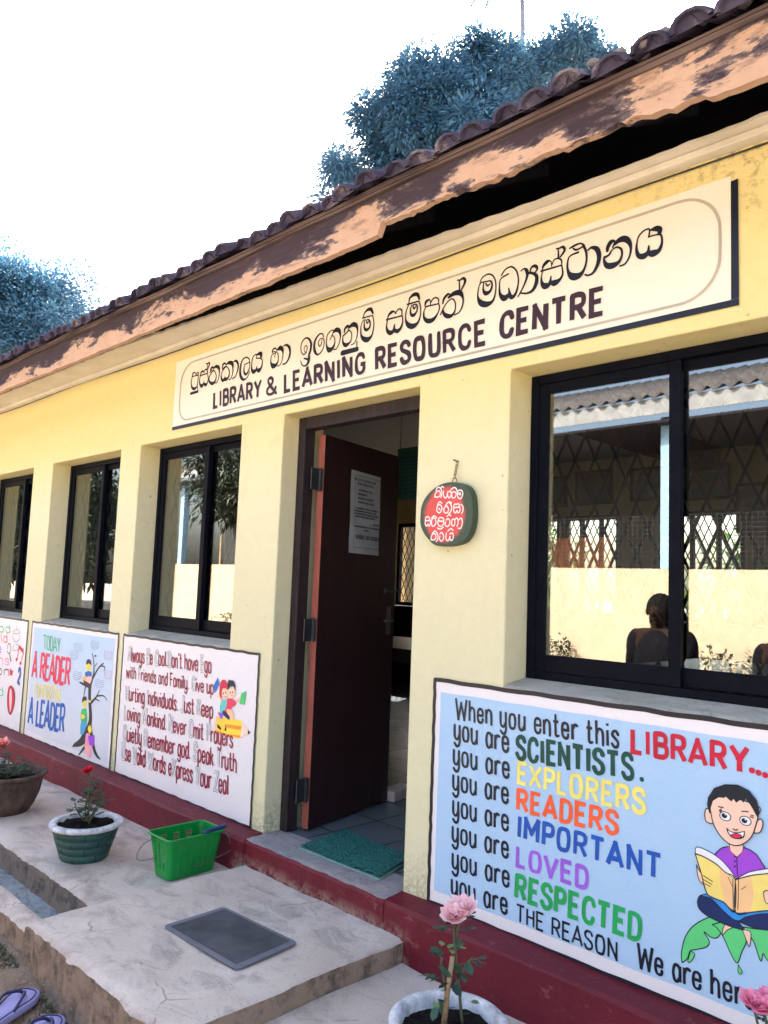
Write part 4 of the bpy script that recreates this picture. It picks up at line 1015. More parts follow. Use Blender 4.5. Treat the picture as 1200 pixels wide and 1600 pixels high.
for ox, oy in ((780, 320), (945, 300), (1075, 400), (1075, 590), (990, 680), (770, 600), (740, 400)):
    p = Paint(d=.0058)
    for k in range(4):
        strokes(p, f'{ox-38},{oy-30+k*18} {ox-10},{oy-38+k*20} {ox+15},{oy-24+k*18} {ox+36},{oy-30+k*20}', (0, 960), 6.3158, FD if ox < 1060 else paint((206, 176, 206), .5), 4)
    strokes(p, f'{ox-36},{oy-36} {ox-30},{oy+34} {ox+30},{oy+36} {ox+36},{oy-34}', (0, 960), 6.3158, FD, 4)
    p.build('painted_doodle', None, M3_)

# --- leftmost panel
M4 = thing('toy_mural', 'white wall painting at the left end with a magnifier and red ball', 'wall painting', (-6.9, 0, .01))
panel(M4, -7.65, -6.245, pz0, pz1, WHITEF); frame('b', M4, -7.65, -6.245, pz0, pz1, .013)
for txt, bl, br, tl, c in (('in the good', (-420, 125), (112, 185), (-420, 50), (70, 190, 130)), ('of the world', (-420, 225), (82, 280), (-420, 145), (226, 50, 90)), ('you see', (-420, 335), (25, 380), (-420, 250), (170, 110, 210)), ('as dreams', (-420, 440), (100, 500), (-420, 360), (240, 140, 180)),
                           ('passession', (-420, 530), (98, 605), (-420, 450), (40, 40, 60)), ('in friend', (-420, 740), (42, 805), (-420, 660), (80, 196, 150))):
    line(M4, txt, bl, br, tl, paint(c, .45), .06, .10, **o4)
p = Paint(d=.0062)
strokes(p, '135,175 170,150 205,172 180,190 140,185\n172,110 170,150\n140,190 135,235 165,270 200,240 205,190\n150,300 135,350 175,355 190,310 160,290', (0, 960), 6.3158, paint((120, 120, 130)), 4)
strokes(p, '80,340 88,295 105,290 115,325 108,375 92,385 78,360\n100,380,8 116,460,14', (0, 960), 6.3158, TK, 6)
strokes(p, '198,310,10 178,440,8\n240,380,10 214,470,8', (0, 960), 6.3158, paint((206, 30, 60)), 8); t = tr((0, 960), 6.3158)
p.poly(t('196,300 240,345 236,385 194,335'), paint((206, 30, 60)), False)
for x, y in ((170, 445), (210, 482)): c = t(f'{x},{y}')[0]; p.dot(c[0], c[1], .017, .014, paint((206, 30, 60)))
letters(p, '2', (28.5, 1065), (32, 1069), (30.5, 1043), paint((20, 80, 170)), .10)
p.poly(t('115,700 150,750 155,850 135,950 105,992 82,930 78,820 90,730'), paint((150, 20, 50)), True); p.lift(); p.poly(t('115,712 140,760 145,850 128,940 107,975 90,920 86,820 97,740'), paint((214, 30, 66)), True); p.lift()
p.poly(t('112,730 122,760 124,850 114,950 106,955 100,850 104,760'), paint((236, 210, 216)), True); p.lift(); p.poly(t('104,550 118,530 122,555 142,560 128,580 132,605 116,595 104,608'), paint((220, 40, 60)))
p.build('painted_toys', None, M4)

# =================================================================== THINGS ON THE WALL AND DOOR
W0 = wall(712, 800)
ws = thing('wooden_plaque', 'round green edged wooden plaque with white Sinhala words on red, hung on a chain', 'plaque', (W0[0], 0, W0[1]))
t = tr((640, 700), 8.5714)
outl = catmull(t('228,900 240,800 285,690 380,580 500,500 620,472 740,480 850,520 910,620 930,740 935,900 920,1050 880,1170 800,1270 690,1310 560,1325 420,1310 330,1230 260,1130 225,1020'), 5, True)
m = MB(); k_ = len(outl); cx = sum(a[0] for a in outl)/k_; cz = sum(a[1] for a in outl)/k_
def ring(sc, y): return [(cx+(a[0]-cx)*sc, y, cz+(a[1]-cz)*sc) for a in outl]
m.v = [Vector(v) for v in ring(.98, -.004)+ring(1.0, -.012)+ring(1.0, -.034)+ring(.985, -.040)]
for L in range(3):
    for i in range(k_): m.f.append((L*k_+i, L*k_+(i+1) % k_, (L+1)*k_+(i+1) % k_, (L+1)*k_+i)); m.mi.append(0)
m.f.append(tuple(range(3*k_, 4*k_))); m.mi.append(0); m.f.append(tuple(range(k_-1, -1, -1))); m.mi.append(0)
def m_plaque():
    n = N('plaque_paint'); mp = n.n('ShaderNodeMapping'); n.l(n.tc.outputs['Object'], mp.inputs[0])
    mp.inputs['Scale'].default_value = (9.5, 0, 9.0); mp.inputs['Location'].default_value = ((W0[0]-cx)*9.5+.10, 0, (W0[1]-cz)*9.0)
    gr = n.n('ShaderNodeVectorMath', operation='LENGTH'); n.l(mp.outputs[0], gr.inputs[0])
    f = n.math('ADD', gr.outputs['Value'], n.math('MULTIPLY', n.math('SUBTRACT', n.noise(20, 4), .5), .3))
    gr2 = n.mix(n.noise(30, 5), (.022, .045, .03), (.05, .08, .052)); rd = n.mix(n.noise(24, 4), (.52, .045, .05), (.68, .09, .075))
    n.col(n.mix(n.step(f, .88, 1.06), rd, gr2)); n.rough(.5, .4); n.bump(n.noise(30, 5), .3, .005); return n.m
m.build('plaque_disc', m_plaque(), ws, bevel=.002)
p = Paint(d=.0408); WP = paint((236, 226, 226), .5, .03)
strokes(p, '''
425,668 442,612 485,590 502,632 482,668 432,672
442,585 470,542 508,560 522,620 508,678
502,560 525,530 548,548
545,592 540,642 565,685 590,660 596,615 602,662 622,682 646,640 640,602 600,600
652,622 662,682 702,670 712,620 682,600 650,622
640,578 682,545 716,562 726,600
732,602 736,672 772,692 802,640 792,590 756,580 732,602
745,622 775,642 766,612
''', (640, 700), 8.5714, WP, 12.5)
p.build('plaque_word', None, ws); p = Paint(d=.0408); p.cycle = True
strokes(p, '''
460,792 455,852 490,882 522,840 515,792 480,770 460,800
465,770 490,735 522,752
480,822 502,842
545,832 582,790 612,832 592,882 555,872 548,830
570,790 610,740 652,792 642,862 615,892
592,750 626,735 652,752
682,800 692,765 716,770 742,760 757,800 682,812
682,812 682,862 710,882 722,850 742,882 767,840 757,800
780,770 806,802 802,862 785,887
''', (640, 700), 8.5714, WP, 12.5)
p.build('plaque_word', None, ws); p = Paint(d=.0408); p.cycle = True
strokes(p, '''
300,982 312,940 342,935 362,977 300,987
300,985 300,1032 320,1057 336,1030 352,1057 372,1012 362,977
386,982 386,1042 416,1057 442,1012 432,960 402,950 386,982
385,950 420,920 452,950
472,987 492,945 542,955 542,992 472,992 476,1042 512,1062 547,1022 542,992
460,1082 502,1097 542,1072
572,1002 566,1042 602,1062 632,1012 612,960 580,976
592,930 622,905 642,922
652,1022 662,970 692,976 692,1042 662,1052 650,1022
692,980 722,950 742,992 727,1062
742,982 777,950 797,1002 777,1082 740,1087
''', (640, 700), 8.5714, WP, 12.5)
p.build('plaque_word', None, ws); p = Paint(d=.0408); p.cycle = True
strokes(p, '''
376,1232 392,1170 432,1160 442,1212 412,1242 376,1236
400,1150 432,1120 467,1172 467,1232 446,1262
496,1192 491,1232 522,1257 547,1202 522,1140 496,1162
582,1150 576,1222 602,1252 622,1225 632,1190 632,1232 656,1247 677,1202 667,1150 630,1160
602,1125 642,1090 672,1115
''', (640, 700), 8.5714, WP, 12.5)
p.build('plaque_word', None, ws)
m = MB(); top = wall(716, 724); low = wall(716, 753)
ey = -.022
m.tube([(low[0]+.011*cos(a), ey, low[1]+.002+.013*sin(a)) for a in [2*pi*k/10 for k in range(11)]], .002, 6)
for k in range(5):
    z = low[1]+.014+(top[1]-low[1]-.01)*(k+.5)/5; y = ey+(ey*-.65)*(k/4)
    m.tube([(low[0]+(.005*cos(a) if k % 2 else 0)+(top[0]-low[0])*k/5, y+(0 if k % 2 else .005*cos(a)), z+.011*sin(a)) for a in [2*pi*q/8 for q in range(9)]], .0015, 5)
m.tube([(top[0], 0, top[1]+.006), (top[0], -.03, top[1]+.010)], .0035, 6); m.build('chain', MAT['brass'], ws)

nz = thing('door_notice', 'creased grey paper notice with dark Sinhala text, fixed to the brown door', 'notice', dpl(.3, 1.5, .001))
c_ = [dconv(470+x/6.153, 640+y/6.153) for x, y in ((482, 575), (765, 655), (742, 1405), (456, 1375))]
p = Paint(dpl, .003); A_, B_, C_, D_ = [Vector(q) for q in c_]
pl = lambda u, v: A_.lerp(B_, u).lerp(D_.lerp(C_, u), v)
g_ = 8
for i in range(g_):
    for j in range(g_*2):
        qs = [pl((i+a)/g_, (j+b)/(g_*2)) for a, b in ((0, 1), (1, 1), (1, 0), (0, 0))]
        p.add([dpl(q.x, q.y, .003+.0015*sin(q.x*40+q.y*23)) for q in qs], [(0, 1, 2, 3)], MAT['paper'])
p.build('notice_sheet', None, nz, True, weld=True)
p = Paint(dpl, .0062); TX = paint((20, 24, 32), .6, .05); rnd = random.Random(5)
rows = [(.10, .08, .80, .030), (.15, .2, .72, .026), (.225, .25, .68, .024), (.275, .18, .5, .02), (.325, .2, .72, .024), (.375, .2, .75, .02), (.45, .14, .86, .018), (.485, .1, .8, .018), (.52, .1, .86, .018), (.555, .12, .75, .018), (.625, .72, .9, .016), (.675, .1, .88, .018), (.715, .4, .55, .016), (.80, .12, .88, .05)]
for v, u0_, u1_, h_ in rows:
    u = u0_
    while u < u1_:
        wd = h_*rnd.uniform(.8, 1.3); pts = []
        for k in range(7):
            q = pl(u+wd*(.5+.5*cos(k*1.05+rnd.uniform(-.3, .3))), v+h_*.42*sin(k*1.05)); pts.append((q.x, q.y, .0012 if h_ < .04 else .0022))
        p.stroke(pts, TX, True, 3); u += wd*1.15
        if rnd.random() < .16: u += wd*.9
for (u, v), (u2, v2) in (((.06, .06), (.94, .06)), ((.94, .06), (.94, .93)), ((.94, .93), (.06, .93)), ((.06, .93), (.06, .06))):
    a, b = pl(u, v), pl(u2, v2); p.stroke([(a.x, a.y, .001), (b.x, b.y, .001)], TX, False)
p.build('notice_text', None, nz)

# =================================================================== GROUND-LEVEL THINGS
def leaf_quad(m, c, d, n_, L, W_, mat=None, curl=.15):
    d = d.normalized(); s_ = d.cross(n_).normalized(); n_ = s_.cross(d)
    m.add([c, c+d*L*.3+s_*W_*.42+n_*L*.03, c+d*L*.7+s_*W_*.40-n_*L*curl*.4, c+d*L-n_*L*curl, c+d*L*.7-s_*W_*.40-n_*L*curl*.4, c+d*L*.3-s_*W_*.42+n_*L*.03, c+d*L*.5-n_*L*curl*.25], [(0, 1, 6, 5), (1, 2, 6), (2, 3, 6), (3, 4, 6), (4, 5, 6)], mat)
def rv(a=1): return Vector((random.uniform(-a, a), random.uniform(-a, a), random.uniform(-a, a)))
def rose(m_stem, m_leaf_, m_fl, canes, leafmat, petal, leafn, size=.03):
    """canes: (list of points, bloom radius or 0)"""
    for pts, bloom in canes:
        cp = catmull(pts, 5); m_stem.tube(cp, [.0045-.0022*i/len(cp) for i in range(len(cp))], 6)
        for k in range(leafn):
            i = random.randint(len(cp)//3, len(cp)-2); c = Vector(cp[i]); a = random.uniform(0, 2*pi); d = Vector((cos(a), sin(a), random.uniform(-.1, .5))); L = size*random.uniform(1.2, 2)
            m_stem.tube([c, c+d*L], .001, 4)
            for tt, off in ((1, 0), (.75, .8), (.75, -.8), (.45, .8), (.45, -.8)):
                dd = Matrix.Rotation(off, 3, 'Z') @ d; leaf_quad(m_leaf_, c+d*L*tt, dd, Vector((0, 0, 1))+rv(.3), size*random.uniform(.7, 1.1), size*.6, None)
        if bloom:
            c = Vector(cp[-1]); ax = (Vector((random.uniform(-.3, .3), -.3, .8))).normalized()
            for layer, (n_, rr, tilt) in enumerate(((9, 1.0, 1.15), (8, .85, .8), (6, .65, .5), (5, .42, .25))):
                for k in range(n_):
                    a = 2*pi*k/n_+layer*.5+random.uniform(-.15, .15); o1 = ax.orthogonal().normalized(); o2_ = ax.cross(o1); rad = o1*cos(a)+o2_*sin(a)
                    d = (rad*sin(tilt)+ax*cos(tilt)).normalized(); leaf_quad(m_fl, c+rad*bloom*.08, d, ax*sin(tilt)-rad*cos(tilt)+rv(.25), bloom*rr*random.uniform(.9, 1.15), bloom*.85*rr, None, -.12)
            for k in range(5):
                a = 2*pi*k/5; leaf_quad(m_leaf_, c-ax*.004, Vector((cos(a), sin(a), -.5)), Vector((0, 0, 1)), bloom*.5, bloom*.2)

def pot(name, label, c, prof, mat, rimmat, rim_from, soil_r, soil_z, group='flower pots by the wall', wob=.006, band=None):
    r_ = thing(name, label, 'flower pot', c, group)
    m = MB(); m.lathe(prof[:rim_from+1], c, 48, None, wob); body = m.build('pot_body', mat, r_, True)
    if rimmat is None: rimmat = mat
    m = MB(); m.lathe(prof[rim_from:], c, 48, None, wob); m.build('pot_rim', rimmat, r_, True)
    m = MB(); rnd2 = random.Random(3); vs = [(c[0], c[1], c[2]+soil_z+.012)]; n_ = 40
    for q in range(1, 6):
        for k in range(n_): a = 2*pi*k/n_; vs.append((c[0]+soil_r*q/5*cos(a), c[1]+soil_r*q/5*sin(a), c[2]+soil_z+.012*(1-q/5)+rnd2.uniform(-.007, .007)))
    m.add(vs, [(0, 1+k, 1+(k+1) % n_) for k in range(n_)]+[(1+(q-1)*n_+k, 1+q*n_+k, 1+q*n_+(k+1) % n_, 1+(q-1)*n_+(k+1) % n_) for q in range(1, 5) for k in range(n_)]); m.build('soil', MAT['soil'], r_)
    return r_
def plant(name, label, c, canes, leafmat, petal, leafn, size, extra=None, leafmat2=None):
    r_ = thing(name, label, 'plant', c)
    a, b, d = MB(), MB(), MB(); rose(a, b, d, canes, leafmat, petal, leafn, size); a.build('stem', MAT['greenstem'], r_, True); b.build('foliage', leafmat, r_); d.build('bloom', petal, r_)
    return r_
# green pot with brickwork pattern and white rim
g0 = flat(131, 1340, -.165); GC = (g0.x, g0.y, -.165)
prof = [(.100, 0), (.108, .004)]
for k in range(4):
    z0 = .006+.036*k; r_a = .110+.0115*k
    prof += [(r_a+.0025, z0+.002), (r_a+.0125, z0+.032), (r_a+.007, z0+.0345)]
i_rim = len(prof); prof += [(.160, .154), (.170, .156), (.174, .162), (.173, .172), (.166, .176), (.142, .177), (.138, .172), (.130, .11)]
gp = pot('flower_pot', 'green flower pot moulded like brickwork with a thick white rim', GC, prof, MAT['greenpot'], MAT['whiterim'], i_rim, .1345, .158)
m = MB()
for k in range(4):
    z0 = .008+.036*k; r_a = .110+.0115*k
    for j in range(7):
        a = 2*pi*(j+.5*(k % 2))/7; d = Vector((cos(a), sin(a), 0)); s_ = Vector((-sin(a), cos(a), 0)); C0 = Vector(GC)
        m.add([C0+d*(r_a+q)+s_*w_+Vector((0, 0, z)) for z, q in ((z0, .0035), (z0+.03, .0128)) for w_ in (-.0022, .0022)], [(0, 1, 3, 2)])
m.build('brick_joints', MAT['darkwood'], gp)
top = Vector(GC)+Vector((0, 0, .16))
fl = on(1, GC[1], 138, 1206)
random.seed(4)
plant('rose_plant', 'small leafy rose with one red bloom in the green pot', tuple(top), [([top, top+Vector((.01, .0, .08)), top+Vector((.0, .0, .16)), Vector((fl.x, fl.y, fl.z))], .034), ([top+Vector((.02, 0, 0)), top+Vector((.05, .02, .07)), top+Vector((.09, .04, .13))], 0), ([top+Vector((-.01, 0, 0)), top+Vector((-.05, -.03, .06)), top+Vector((-.08, -.03, .09))], 0), ([top, top+Vector((.02, .04, .09)), top+Vector((.03, .05, .20))], 0), ([top, top+Vector((-.02, .0, .08)), top+Vector((-.03, .03, .20))], 0), ([top, top+Vector((.03, .0, .10)), top+Vector((.055, -.01, .19))], 0), ([top, top+Vector((-.01, .01, .10)), top+Vector((.0, .01, .22))], 0)], MAT['roseleaf'], MAT['red'], 10, .022)
b0 = flat(6, 1268, -.165); BC = (b0.x, b0.y, -.165)
bp = pot('flower_pot', 'weathered brown clay flower pot at the left edge', BC, [(.120, 0), (.130, .006), (.160, .05), (.184, .11), (.196, .17), (.199, .20), (.214, .205), (.220, .214), (.216, .224), (.198, .226), (.190, .215), (.182, .15)], MAT['brownpot'], MAT['brownpot'], 5, .188, .175)
top = Vector(BC)+Vector((0, 0, .175)); fl = on(1, BC[1], 4, 1165)
plant('rose_plant', 'dark rose bush with a coral bloom in the brown clay pot', tuple(top), [([top, top+Vector((.02, 0, .1)), Vector((fl.x, fl.y, fl.z))], .05), ([top, top+Vector((.06, .02, .05)), top+Vector((.13, .04, .08))], 0), ([top, top+Vector((-.05, .02, .06)), top+Vector((-.10, .04, .12))], 0), ([top, top+Vector((.04, .05, .08)), top+Vector((.08, .09, .12))], 0), ([top, top+Vector((.03, -.04, .05)), top+Vector((.07, -.08, .08))], 0)], MAT['roseleaf'], MAT['coral'], 9, .028)
# near pot, cut by the lower edge of the picture
c0 = CAM+ray(701, 1594)*2.18; NC = (c0.x, c0.y, -.19); hh = c0.z-NC[2]
np_ = pot('flower_pot', 'dark flower pot with chipped white rim, nearest in front of the pale blue painting', NC, [(.095, 0), (.103, .004), (.125, hh*.5), (.142, hh-.03), (.150, hh-.026), (.163, hh-.02), (.166, hh-.004), (.160, hh+.004), (.146, hh+.004), (.137, hh-.004), (.132, hh-.03), (.125, hh*.5)], MAT['greenpot'], MAT['whiterim'], 3, .138, hh-.032)
top = Vector((NC[0], NC[1], c0.z-.03)); dep = (top-CAM).dot(fw)
pt = lambda x, y, dd=0: CAM+ray(x, y)*(dep+dd)
random.seed(9)
rt_ = plant('rose_plant', 'staked rose with two pale pink blooms in the nearest white rimmed pot', tuple(top), [([pt(722, 1600, .02), pt(716, 1530, .02), pt(710, 1470), pt(708, 1434)], .042), ([pt(712, 1470, .01), pt(716, 1450, .0), pt(724, 1424, .02)], .046), ([pt(700, 1560), pt(690, 1510), pt(692, 1496)], 0), ([pt(712, 1540), pt(728, 1508, .03), pt(740, 1496, .03)], 0)], MAT['roseleaf'], MAT['pink'], 3, .026)
m = MB(); m.tube([pt(693, 1610), pt(699, 1550), pt(707, 1495)], [.0085, .0075, .0065], 8); m.build('stake', MAT['stem'], rt_, True)
m = MB()
for x, y in ((690, 1478), (700, 1482), (716, 1480), (722, 1479), (706, 1484), (682, 1575), (688, 1572), (735, 1565), (678, 1580)):
    leaf_quad(m, pt(x, y, random.uniform(-.02, .02)), Vector((random.uniform(-1, 1), random.uniform(-1, 1), .2)), Vector((0, 0, 1))+rv(.3), .026, .02)
m.build('young_foliage', MAT['youngleaf'], rt_)
m = MB()
for k in range(16):
    x = random.uniform(680, 740); y = random.uniform(1490, 1590); leaf_quad(m, pt(x, y, random.uniform(-.03, .03)), Vector((random.uniform(-1, 1), random.uniform(-1, 1), -.3)), Vector((0, 0, 1))+rv(.6), .038, .026)
m.build('lower_foliage', MAT['roseleaf'], rt_)
# pink blooms rising from a pot just below the picture
EC = (-.74, -.42, -.19)
pot('flower_pot', 'flower pot at the right corner holding bright pink blooms', EC, [(.095, 0), (.103, .004), (.125, .09), (.142, .16), (.150, .164), (.163, .17), (.166, .186), (.160, .194), (.146, .194), (.137, .184), (.132, .15)], MAT['greenpot'], MAT['whiterim'], 3, .138, .155)
top = Vector(EC)+Vector((0, 0, .165)); dep2 = (top-CAM).dot(fw); p2 = lambda x, y, dd=0: CAM+ray(x, y)*(dep2+dd)
plant('rose_plant', 'rose with bright pink blooms at the lower right corner', tuple(top), [([top, p2(1188, 1640), p2(1176, 1568)], .032), ([top, p2(1198, 1640), p2(1194, 1578, -.02)], .034), ([top, p2(1210, 1640), p2(1204, 1566)], .034)], MAT['roseleaf'], MAT['hotpink'], 2, .02)

# basket
def basket():
    cx, cy, zb, zt = -3.378, -.292, -.163, .022
    r_ = thing('plastic_basket', 'green plastic basket with slotted sides and wire handle beside the step', 'basket', (cx, cy, zb))
    def rr(hx, hy, c, n_=4):
        o_ = []
        for sx, sy, a0 in ((1, 1, 0), (-1, 1, 90), (-1, -1, 180), (1, -1, 270)):
            for k in range(n_+1): a = R(a0+90*k/n_); o_.append((sx*(hx-c)+c*cos(a), sy*(hy-c)+c*sin(a)))
        return o_
    m = MB(); th = .003
    def sec(tt, inn=0): return [(cx+x, cy+y, zb+(zt-zb)*tt) for x, y in rr(.070+.026*tt-inn, .122+.024*tt-inn, .026)]
    lv = [0, .08, .92, 1.0]
    # walls: vertical ribs leave open slots in the lattice zones
    rings_o = [sec(t_) for t_ in lv]; n_ = len(rings_o[0])
    # solid lower and upper bands + corner posts
    def band(t0, t1):
        a, b = sec(t0), sec(t1); ai, bi = sec(t0, th), sec(t1, th); k0 = len(m.v)
        m.v += [Vector(v) for v in a+b+ai+bi]
        for i in range(n_):
            j = (i+1) % n_
            for f in ((i, j, n_+j, n_+i), (2*n_+i, 3*n_+i, 3*n_+j, 2*n_+j), (n_+i, n_+j, 3*n_+j, 3*n_+i), (i, 2*n_+i, 2*n_+j, j)): m.f.append(tuple(k0+q for q in f)); m.mi.append(0)
    band(0, .16); band(.86, 1.0)
    P4 = [(0, 1), (1, 2), (2, 3), (3, 0)]
    def side(sx, ax, half0, half1, n2):
        # walk along one straight side; strips between slots
        for k in range(n2):
            u0_, u1_ = -1+2*k/n2, -1+2*(k+1)/n2
            slot = sx < 0 and 0 < k < n2-1 and (k//2) % 2 == 1 if ax == 'y' else 0 < k < n2-1 and k % 2 == 1
            def pnt(u, t_, inn=0):
                hx = .070+.026*t_-inn; hy = .122+.024*t_-inn
                if ax == 'y': return Vector((cx+sx*hx, cy+u*(hy-.02), zb+(zt-zb)*t_))
                return Vector((cx+u*(hx-.02), cy+sx*hy, zb+(zt-zb)*t_))
            if not slot:
                m.add([pnt(u0_, .155), pnt(u1_, .155), pnt(u1_, .865), pnt(u0_, .865), pnt(u0_, .155, th), pnt(u1_, .155, th), pnt(u1_, .865, th), pnt(u0_, .865, th)], [(0, 1, 2, 3), (7, 6, 5, 4), (0, 3, 7, 4), (1, 5, 6, 2)])
            else:
                for q in range(13):
                    t0 = .17+q*.054; t1 = t0+.026
                    m.add([pnt(u0_, t0), pnt(u1_, t0), pnt(u1_, t1), pnt(u0_, t1), pnt(u0_, t0, th), pnt(u1_, t0, th), pnt(u1_, t1, th), pnt(u0_, t1, th)], [(0, 1, 2, 3), (7, 6, 5, 4), (3, 2, 6, 7), (0, 4, 5, 1)])
    for s_ in (1, -1): side(s_, 'y', 0, 0, 14); side(s_, 'x', 0, 0, 7)
    for sx, sy, a0 in ((1, 1, 0), (-1, 1, 90), (-1, -1, 180), (1, -1, 270)):
        vs = []
        for t_ in (.155, .865):
            for k in range(5):
                a = R(a0+90*k/4); c = .026; vs.append((cx+sx*(.070+.026*t_-c)+c*cos(a)*1, cy+sy*(.122+.024*t_-c)+c*sin(a), zb+(zt-zb)*t_))
        m.add(vs, [(k, k+1, k+6, k+5) for k in range(4)])
    fl_ = sec(.02, .003); m.add(fl_, [tuple(range(len(fl_)))])
    for k in range(1, 7):
        u = -1+2*k/7
        m.tube([(cx+.070+.026*t_-.0005, cy+u*(.102+.024*t_), zb+(zt-zb)*t_) for t_ in (.04, .5, .93)], .0028, 6)
    m.build('basket_body', MAT['basket'], r_)
    m = MB(); pts = [(cx+x, cy+y, zt) for x, y in rr(.101, .151, .028, 5)]; m.tube(pts+[pts[0]], .0055, 6, None, False); m.build('basket_rim', MAT['basket'], r_, True)
    # handle dropped down round the sides
    hl = [(cx-.02, cy-.152, zt-.008), (cx-.03, cy-.205, zt-.03), (cx-.045, cy-.228, zt-.085), (cx-.02, cy-.21, zt-.098), (cx+.0, cy-.15, zt-.09)]
    m = MB(); m.tube(catmull(hl, 4), .0022, 6)
    hr = [(cx+.07, cy+.153, zt-.006), (cx+.085, cy+.175, zt-.03), (cx+.10, cy+.185, zt-.085), (cx+.105, cy+.165, zt-.105), (cx+.103, cy+.02, zt-.13), (cx+.10, cy-.01, zt-.135)]
    m.tube(catmull(hr, 4), .0022, 6); m.build('wire_handle', MAT['wire'], r_, True)
    m = MB(); A_ = Vector((cx+.098, cy+.03, zt+.006)); B_2 = Vector((cx+.075, cy+.165, zt+.012))
    m.tube([A_, A_.lerp(B_2, .2), A_.lerp(B_2, .8), B_2], [.010, .013, .013, .011], 8); m.build('handle_grip', MAT['bluegrip'], r_, True)
basket()

# mats
def round_rect(pts, r_, n_=5):
    out = []
    for i in range(4):
        a, b, c = Vector(pts[i-1]), Vector(pts[i]), Vector(pts[(i+1) % 4]); u1 = (a-b).normalized(); u2 = (c-b).normalized()
        for k in range(n_+1):
            t_ = k/n_; p0 = b+u1*r_; p2_ = b+u2*r_; out.append((p0*(1-t_)**2+b*2*t_*(1-t_)+p2_*t_**2))
    return out
def slab_from(m, pts, z0, z1, mat=None):
    n_ = len(pts); m.add([(q.x, q.y, z0) for q in pts]+[(q.x, q.y, z1) for q in pts], [tuple(range(n_, 2*n_)), tuple(range(n_-1, -1, -1))]+[(i, (i+1) % n_, n_+(i+1) % n_, n_+i) for i in range(n_)], mat)
q = [flat(*a, -.108) for a in ((254, 1448), (370, 1516), (466, 1474), (350, 1418))]; q = [Vector((a.x, a.y)) for a in q]; cc = sum(q, Vector((0, 0)))/4
sm = thing('rubber_mat', 'flat black rubber mat with grey rim lying on the concrete step', 'mat', (cc.x, cc.y, -.113))
ins = [cc+(a-cc)*.88 for a in q]
m = MB(); slab_from(m, round_rect(q, .025), -.1105, -.1035); m.build('mat_base', MAT['rubberedge'], sm, bevel=.002)
m = MB(); slab_from(m, round_rect(ins, .008), -.104, -.1022); m.build('mat_centre', MAT['rubber'], sm)
q = [flat(*a, .02) for a in ((468, 1320), (592, 1369), (642, 1338), (541, 1295))]; q = [Vector((a.x, a.y)) for a in q]; q = [q[0], q[1], q[2], q[3]]
cc = sum(q, Vector((0, 0)))/4; dm = thing('doormat', 'ragged teal green mesh doormat lying inside the doorway', 'doormat', (cc.x, cc.y, .005))
m = MB(); n_ = 40; vs = []
for j in range(n_+1):
    for i in range(n_+1):
        u, v = i/n_, j/n_; a = q[0].lerp(q[1], u).lerp(q[3].lerp(q[2], u), v)
        e = .006*(sin(u*40)+.6*sin(u*91))*(1 if j == 0 else 0); vs.append((a.x, a.y-e*.6, .019+.006*sin(u*9)*(1-v)+random.uniform(-.0035, .0035)))
m.add(vs, [(j*(n_+1)+i, j*(n_+1)+i+1, (j+1)*(n_+1)+i+1, (j+1)*(n_+1)+i) for j in range(n_) for i in range(n_)]); m.build('mat_pile', MAT['doormat'], dm)
m = MB(); cc3 = cc; slab_from(m, [cc3+(Vector((a.x, a.y))-cc3)*1.025 for a in round_rect(q, .012)], .0045, .0105); m.build('mat_backing', MAT['matback'], dm)

# slippers
def slipper(toe, ang, label):
    c = Vector((toe.x, toe.y, gh(toe.x, toe.y)+.004)); r_ = thing('slipper', label, 'slipper', c, 'pair of lilac slippers'); 
    M_ = Matrix.Translation(c) @ Matrix.Rotation(ang, 4, 'Z') @ Matrix.Scale(1.1, 4)
    outl = catmull([(0, 0), (-.012, .036), (-.055, .047), (-.11, .040), (-.17, .032), (-.225, .032), (-.25, .012), (-.25, -.012), (-.225, -.032), (-.17, -.036), (-.11, -.045), (-.055, -.050), (-.012, -.034)], 4, True)
    m = MB(); n_ = len(outl)
    for sc, z in ((.97, .0), (1.0, .006), (1.0, .018), (.95, .022)):
        m.v += [M_ @ Vector((-.12+(x+.12)*sc, y*sc, z)) for x, y in outl]
    for L in range(3):
        for i in range(n_): m.f.append((L*n_+i, L*n_+(i+1) % n_, (L+1)*n_+(i+1) % n_, (L+1)*n_+i)); m.mi.append(0)
    m.f.append(tuple(range(3*n_, 4*n_))); m.mi.append(0); m.build('sole', MAT['slipper'], r_, True)
    m = MB()
    for s_ in (1, -1): m.tube([M_ @ Vector(v) for v in catmull([(-.045, 0, .024), (-.06, .012*s_, .036), (-.10, .032*s_, .042), (-.145, .035*s_, .020)], 5)], .0055, 6)
    m.build('strap', MAT['strap'], r_, True)
    m = MB(); m.tube([M_ @ Vector((-.02+(x+.02)*.86-.012, y*.84, .0235)) for x, y in outl]+[M_ @ Vector((-.02+(outl[0][0]+.02)*.86-.012, outl[0][1]*.84, .0235))], .0022, 5); m.build('insole_line', MAT['strap'], r_, True)
s1 = flat(51, 1549, GZ+.03); s1b = flat(-30, 1612, GZ+.03); d = s1-s1b
slipper(s1, math.atan2(d.y, d.x), 'lilac slipper with navy strap on bare earth at the left edge')
s2 = flat(86, 1584, GZ+.03); slipper(s2, math.atan2(d.y, d.x)+.2, 'lilac slipper on bare earth, cut by the bottom edge')
